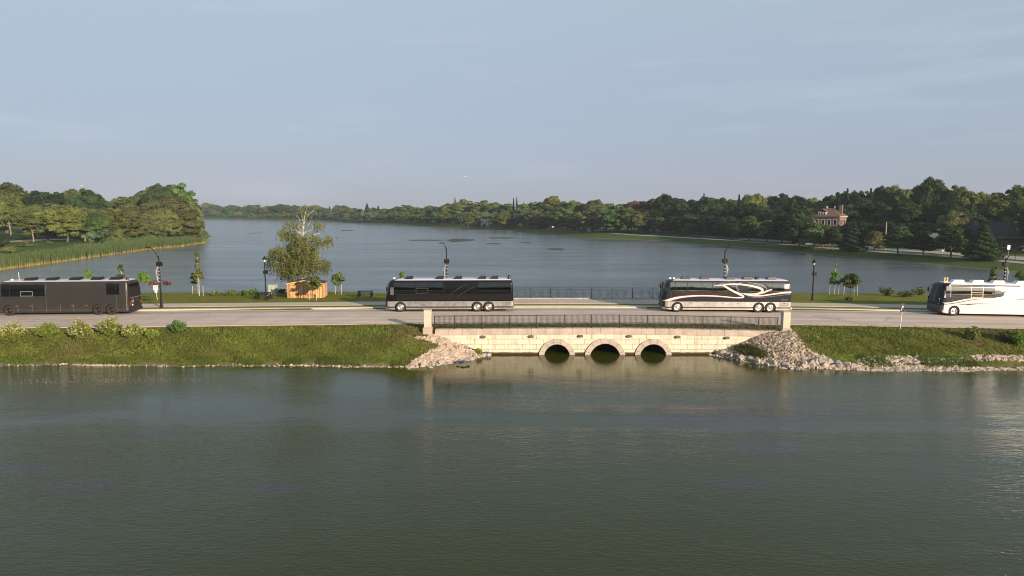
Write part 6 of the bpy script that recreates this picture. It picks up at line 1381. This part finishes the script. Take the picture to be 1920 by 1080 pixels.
def hip(t, x0, x1, y0, y1, z0, z1, m, over=.5, ridge=None):
    x0 -= over; x1 += over; y0 -= over; y1 += over; r = ridge if ridge is not None else min(x1 - x0, y1 - y0) / 2
    a, b = (x0 + r, x1 - r) if x1 - x0 >= y1 - y0 else ((x0 + x1) / 2 - .3, (x0 + x1) / 2 + .3); c = (y0 + y1) / 2
    mb = MB(); mb.add([(x0, y0, z0), (x1, y0, z0), (x1, y1, z0), (x0, y1, z0), (a, c - .3, z1), (b, c - .3, z1), (b, c + .3, z1), (a, c + .3, z1)], [(0, 3, 2, 1), (4, 5, 6, 7), (0, 1, 5, 4), (1, 2, 6, 5), (2, 3, 7, 6), (3, 0, 4, 7)]); return mb.obj('roof', m, t)
def gable(t, x0, x1, y0, y1, z0, z1, m, over=.4, axis='x', wm=None):
    x0 -= over; x1 += over; y0 -= over; y1 += over; mb = MB(); th = .15
    if axis == 'x':
        c = (y0 + y1) / 2; mb.add([(x0, y0, z0), (x1, y0, z0), (x1, c, z1), (x0, c, z1), (x0, y1, z0), (x1, y1, z0), (x0, y0, z0 + th), (x1, y0, z0 + th), (x1, c, z1 + th), (x0, c, z1 + th), (x0, y1, z0 + th), (x1, y1, z0 + th)], [(0, 3, 2, 1), (3, 4, 5, 2), (6, 7, 8, 9), (9, 8, 11, 10), (0, 1, 7, 6), (4, 10, 11, 5), (0, 6, 9, 3), (3, 9, 10, 4), (1, 2, 8, 7), (2, 5, 11, 8)])
    else:
        c = (x0 + x1) / 2; mb.add([(x0, y0, z0), (c, y0, z1), (c, y1, z1), (x0, y1, z0), (x1, y0, z0), (x1, y1, z0), (x0, y0, z0 + th), (c, y0, z1 + th), (c, y1, z1 + th), (x0, y1, z0 + th), (x1, y0, z0 + th), (x1, y1, z0 + th)], [(0, 1, 2, 3), (1, 4, 5, 2), (6, 9, 8, 7), (7, 8, 11, 10), (0, 6, 7, 1), (1, 7, 10, 4), (3, 2, 8, 9), (2, 5, 11, 8), (0, 3, 9, 6), (4, 10, 11, 5)])
    return mb.obj('roof', m, t)
# brick house
d = 226; cx = atY(1556, 400, d).x; zb = gz(cx, d); t = thing('brick_house', (cx, d, zb), 'red brick house with red tiled roof and tall chimney among the right shore trees', 'house', rz=R(-42))
zE = atY(1556, 407, d).z - zb; zR = atY(1556, 391, d).z - zb
MB().box(-4.2, 4.2, -3.6, 3.6, -.5, zE).obj('wall', M_BRK, t); MB().box(-4.45, 4.45, -3.85, 3.85, zE + .002, zE + .32).obj('eaves_trim', M_TRIM, t); rf = hip(t, -4.2, 4.2, -3.6, 3.6, zE + .325, zR + .2, M_TILE, .55)
MB().box(3.1, 4.0, -.9, .1, zE, zR + 1.2).obj('chimney', M_BRK, t); 
for x in (-1.2, 1.2): MB().lathe([(.22, zR), (.22, zR + .75), (.001, zR + .8)], 8, (x, .6, 0)).obj('roof_vent', M_TRIM, t)
dm = MB().box(-2.6, -.1, -3.5, -1.0, zE + .4, zE + 1.75).obj('dormer', M_TRIM, t); gable(t, -2.6, -.1, -3.5, -.8, zE + 1.75, zE + 2.6, M_TILE, .25, 'y').name = 'dormer_roof'
for x in (-2.15, -1.35, -.55): window(t, x, -3.5, zE + .65, .5, .8)
for x in (-2.9, -.9, 1.0, 2.9): window(t, x, -3.6, zE - 2.5, .85, 1.7)
for x in (-2.9, -.9, 1.0, 2.9): window(t, x, -3.6, zE - 5.6, .85, 1.7)
for y in (-2, 1.4): window(t, 4.2, y, zE - 2.5, .8, 1.7, (1, 0)); window(t, 4.2, y, zE - 5.6, .8, 1.7, (1, 0))
MB().box(-5.6, -3.2, -5.2, -3.62, -.3, zE - .8).obj('porch_bay', M_WHS, t); window(t, -4.4, -5.2, zE - 2.6, .6, 1.2); window(t, -3.2, -4.4, zE - 2.6, .5, 1.3, (1, 0)); hip(t, -5.6, -3.2, -5.2, -3.62, zE - .8, zE - .1, M_TILE, .2).name = 'porch_roof'
# grey bungalow
d = 186; cx = atY(1896, 440, d).x; zb = gz(cx, d); t = thing('grey_bungalow', (cx, d, zb), 'grey bungalow with dark roof, small dormer and chimney at the right edge', 'house', rz=R(-4)); zE = atY(1896, 445, d).z - zb; zR = atY(1896, 416, d + 4.5).z - zb
MB().box(-5.6, 5.6, -3.2, 5.2, -.5, zE).obj('wall', M_GRY, t); MB().add([(-5.58, -3.2, zE), (-5.58, 5.2, zE), (-5.58, 1.0, zR - .2), (5.58, -3.2, zE), (5.58, 5.2, zE), (5.58, 1.0, zR - .2)], [(0, 2, 1), (3, 4, 5)]).obj('gable_wall', M_GRY, t); gable(t, -5.6, 5.6, -3.8, 5.8, zE, zR, M_GROOF, .4); MB().box(-6.0, 6.0, -4.3, -4.22, zE - .02, zE + .16).obj('gutter', M_GREYP, t)
MB().box(-.9, 0, -.4, .5, zE, zR + .9).obj('chimney', M_REDB, t); MB().box(.2, 3.0, -2.6, .6, zE + .9, zE + 2.3).obj('dormer', M_WHS, t)
for x in (.7, 1.6, 2.5): window(t, x, -2.6, zE + 1.25, .5, .8, frame=M_WHS)
gable(t, .2, 3.0, -2.6, .8, zE + 2.3, zE + 3.1, M_GROOF, .35, 'y').name = 'dormer_roof'
for x in (.4, 2.2, 4.0, 5.4): MB().box(x - .2, x + .2, -4.1, -3.7, -.3, zE - .02).obj('porch_column', M_REDB, t)
MB().box(.2, 5.6, -4.1, -3.21, -.3, .75).obj('porch_wall', M_REDB, t); window(t, -3.4, -3.2, .9, 1.4, 1.3); MB().box(1.3, 2.2, -3.26, -3.201, .1, 2.1).obj('door', M_TRIM, t)
# gabled house left of it
d = 192; cx = atY(1829, 430, d).x; zb = gz(cx, d); t = thing('gabled_house', (cx, d, zb), 'house with dark roof and pale gable edge left of the grey bungalow', 'house', rz=R(-28)); zE = atY(1829, 441, d).z - zb; zR = atY(1829, 422, d).z - zb
MB().box(-3.4, 3.4, -2.8, 2.8, -.5, zE).obj('wall', M_GRY, t); MB().add([(3.4, -2.8, zE), (3.4, 2.8, zE), (3.4, 0, zR - .15)], [(0, 1, 2)]).obj('gable_wall', M_WHS, t); gable(t, -3.4, 3.4, -2.8, 2.8, zE - .1, zR, M_GROOF, .4)
MB().add([(3.83, -3.25, zE - .15), (3.83, 0, zR - .05), (3.83, 0, zR + .25), (3.83, -3.25, zE + .12), (3.83, 3.25, zE - .15), (3.83, 3.25, zE + .12)], [(0, 1, 2, 3), (1, 4, 5, 2)]).obj('bargeboard', M_WHS, t); window(t, -1.5, -2.8, 1., 1.0, 1.2); window(t, 1.5, -2.8, 1., 1.0, 1.2); window(t, 3.4, 0, zE - 1.8, 1.0, 1.2, (1, 0))
def small_house(px0, px1, ytop, yeave, d, label, wm, rm, kind='gable', name='house', rz=0, yb=None):
    cx = atY((px0 + px1) / 2, 420, d).x; zb = gz(cx, d); w = (px1 - px0) * d / FPX / 2; zR = atY(1000, ytop, d).z - zb; zE = atY(1000, yeave, d).z - zb; t = thing(name, (cx, d, zb), label, 'house', 'houses on the far shore', rz)
    MB().box(-w, w, -3.2, 3.2, -.5, zE).obj('wall', wm, t)
    if kind == 'flat': MB().box(-w - .4, w + .4, -3.6, 3.6, zE + .002, zR).obj('roof', rm, t)
    else: gable(t, -w, w, -3.2, 3.2, zE, zR, rm, .3)
    n = max(2, int(w)); 
    for i in range(n): window(t, -w + (i + .5) * 2 * w / n, -3.2, zE - 1.9, .8, 1.1)
    MB().box(-.4, .5, -3.26, -3.201, 0, 2.0).obj('door', M_GROOF, t)
small_house(1024, 1040, 406.5, 407.8, 418, 'white two storey box house with flat dark roof above the lakeside railing', M_WHS, M_GROOF, 'flat'); small_house(1009, 1023, 408, 410.5, 424, 'pale grey house just left of the white box house', M_GRY, M_WHS, 'flat')
small_house(902, 916, 411, 412.5, 482, 'low white building among the trees above the black coach', M_WHS, mat('salmon roof', (.52, .42, .38), .8)); small_house(978, 1001, 417.5, 419.5, 436, 'low white garage behind the far lawn', M_WHS, M_WHS, 'flat'); small_house(1066, 1074, 414.5, 418, 388, 'tiny white gabled hut among maroon trees', M_WHS, M_WHS); small_house(1104, 1116, 420, 423, 352, 'cream bungalow by the grey street light', M_TRIM, M_WHS); small_house(1201, 1211, 416, 421, 330, 'small grey cream house at the left end of the park tree row', mat('dull cream siding', (.30, .28, .24), .8), M_GRY)
small_house(1756, 1772, 430, 437, 186, 'pale cottage showing between dark trees left of the gabled house', M_WHS, M_GROOF)
p = hit(1043, 430, 2.); t = thing('orange_barrier', tuple(p), 'low red orange barrier by the shore road above the railing', 'barrier'); MB().box(-5, 5, -.1, .1, .35, 1.0).obj('barrier_panel', mat('orange red barrier', (.55, .16, .10), .6), t)
mb = MB()
for i in range(6): mb.box(-5 + i * 2 - .06, -5 + i * 2 + .06, -.08, .08, -.1, .35)
mb.obj('barrier_feet', M_GREYP, t)
# a gull over the lake
def gull(px, py, Y, label):
    p = atY(px, py, Y); t = thing('gull', tuple(p), label, 'bird', rz=.4); mb = MB().tube([(-.24, 0, 0), (-.12, 0, .01), (.05, 0, .015), (.18, 0, .03), (.25, 0, .025)], [.01, .05, .06, .04, .01], 8)
    for s in (-1, 1): mb.add([(-.06, s * .03, .03), (.10, s * .03, .03), (.12, s * .32, .13), (.0, s * .62, .07), (-.02, s * .32, .13)], [(0, 1, 2, 4), (4, 2, 3)])
    mb.obj('body', M_WHTP, t)
gull(872, 331, 110, 'small white gull flying above the middle of the lake'); gull(152, 348, 140, 'tiny white gull in the sky above the left shore trees')
# ---------------------------------------------------------------- haze
mb = MB().box(-3400, 3400, -900, 3500, -3.2, 40); hz_o = mb.obj('haze', [])
hm_ = bpy.data.materials.new('summer haze'); hm_.use_nodes = True; hn = hm_.node_tree.nodes; hl = hm_.node_tree.links; hn.clear(); ho = hn.new('ShaderNodeOutputMaterial'); hv = hn.new('ShaderNodeVolumePrincipled')
hv.inputs['Color'].default_value = (.80, .86, .95, 1); hv.inputs['Density'].default_value = .00018; hv.inputs['Anisotropy'].default_value = .2; hl.new(hv.outputs[0], ho.inputs['Volume'])
hz_o.data.materials.append(hm_); tag(hz_o, 'thin summer haze over the lake', 'haze', kind='stuff')
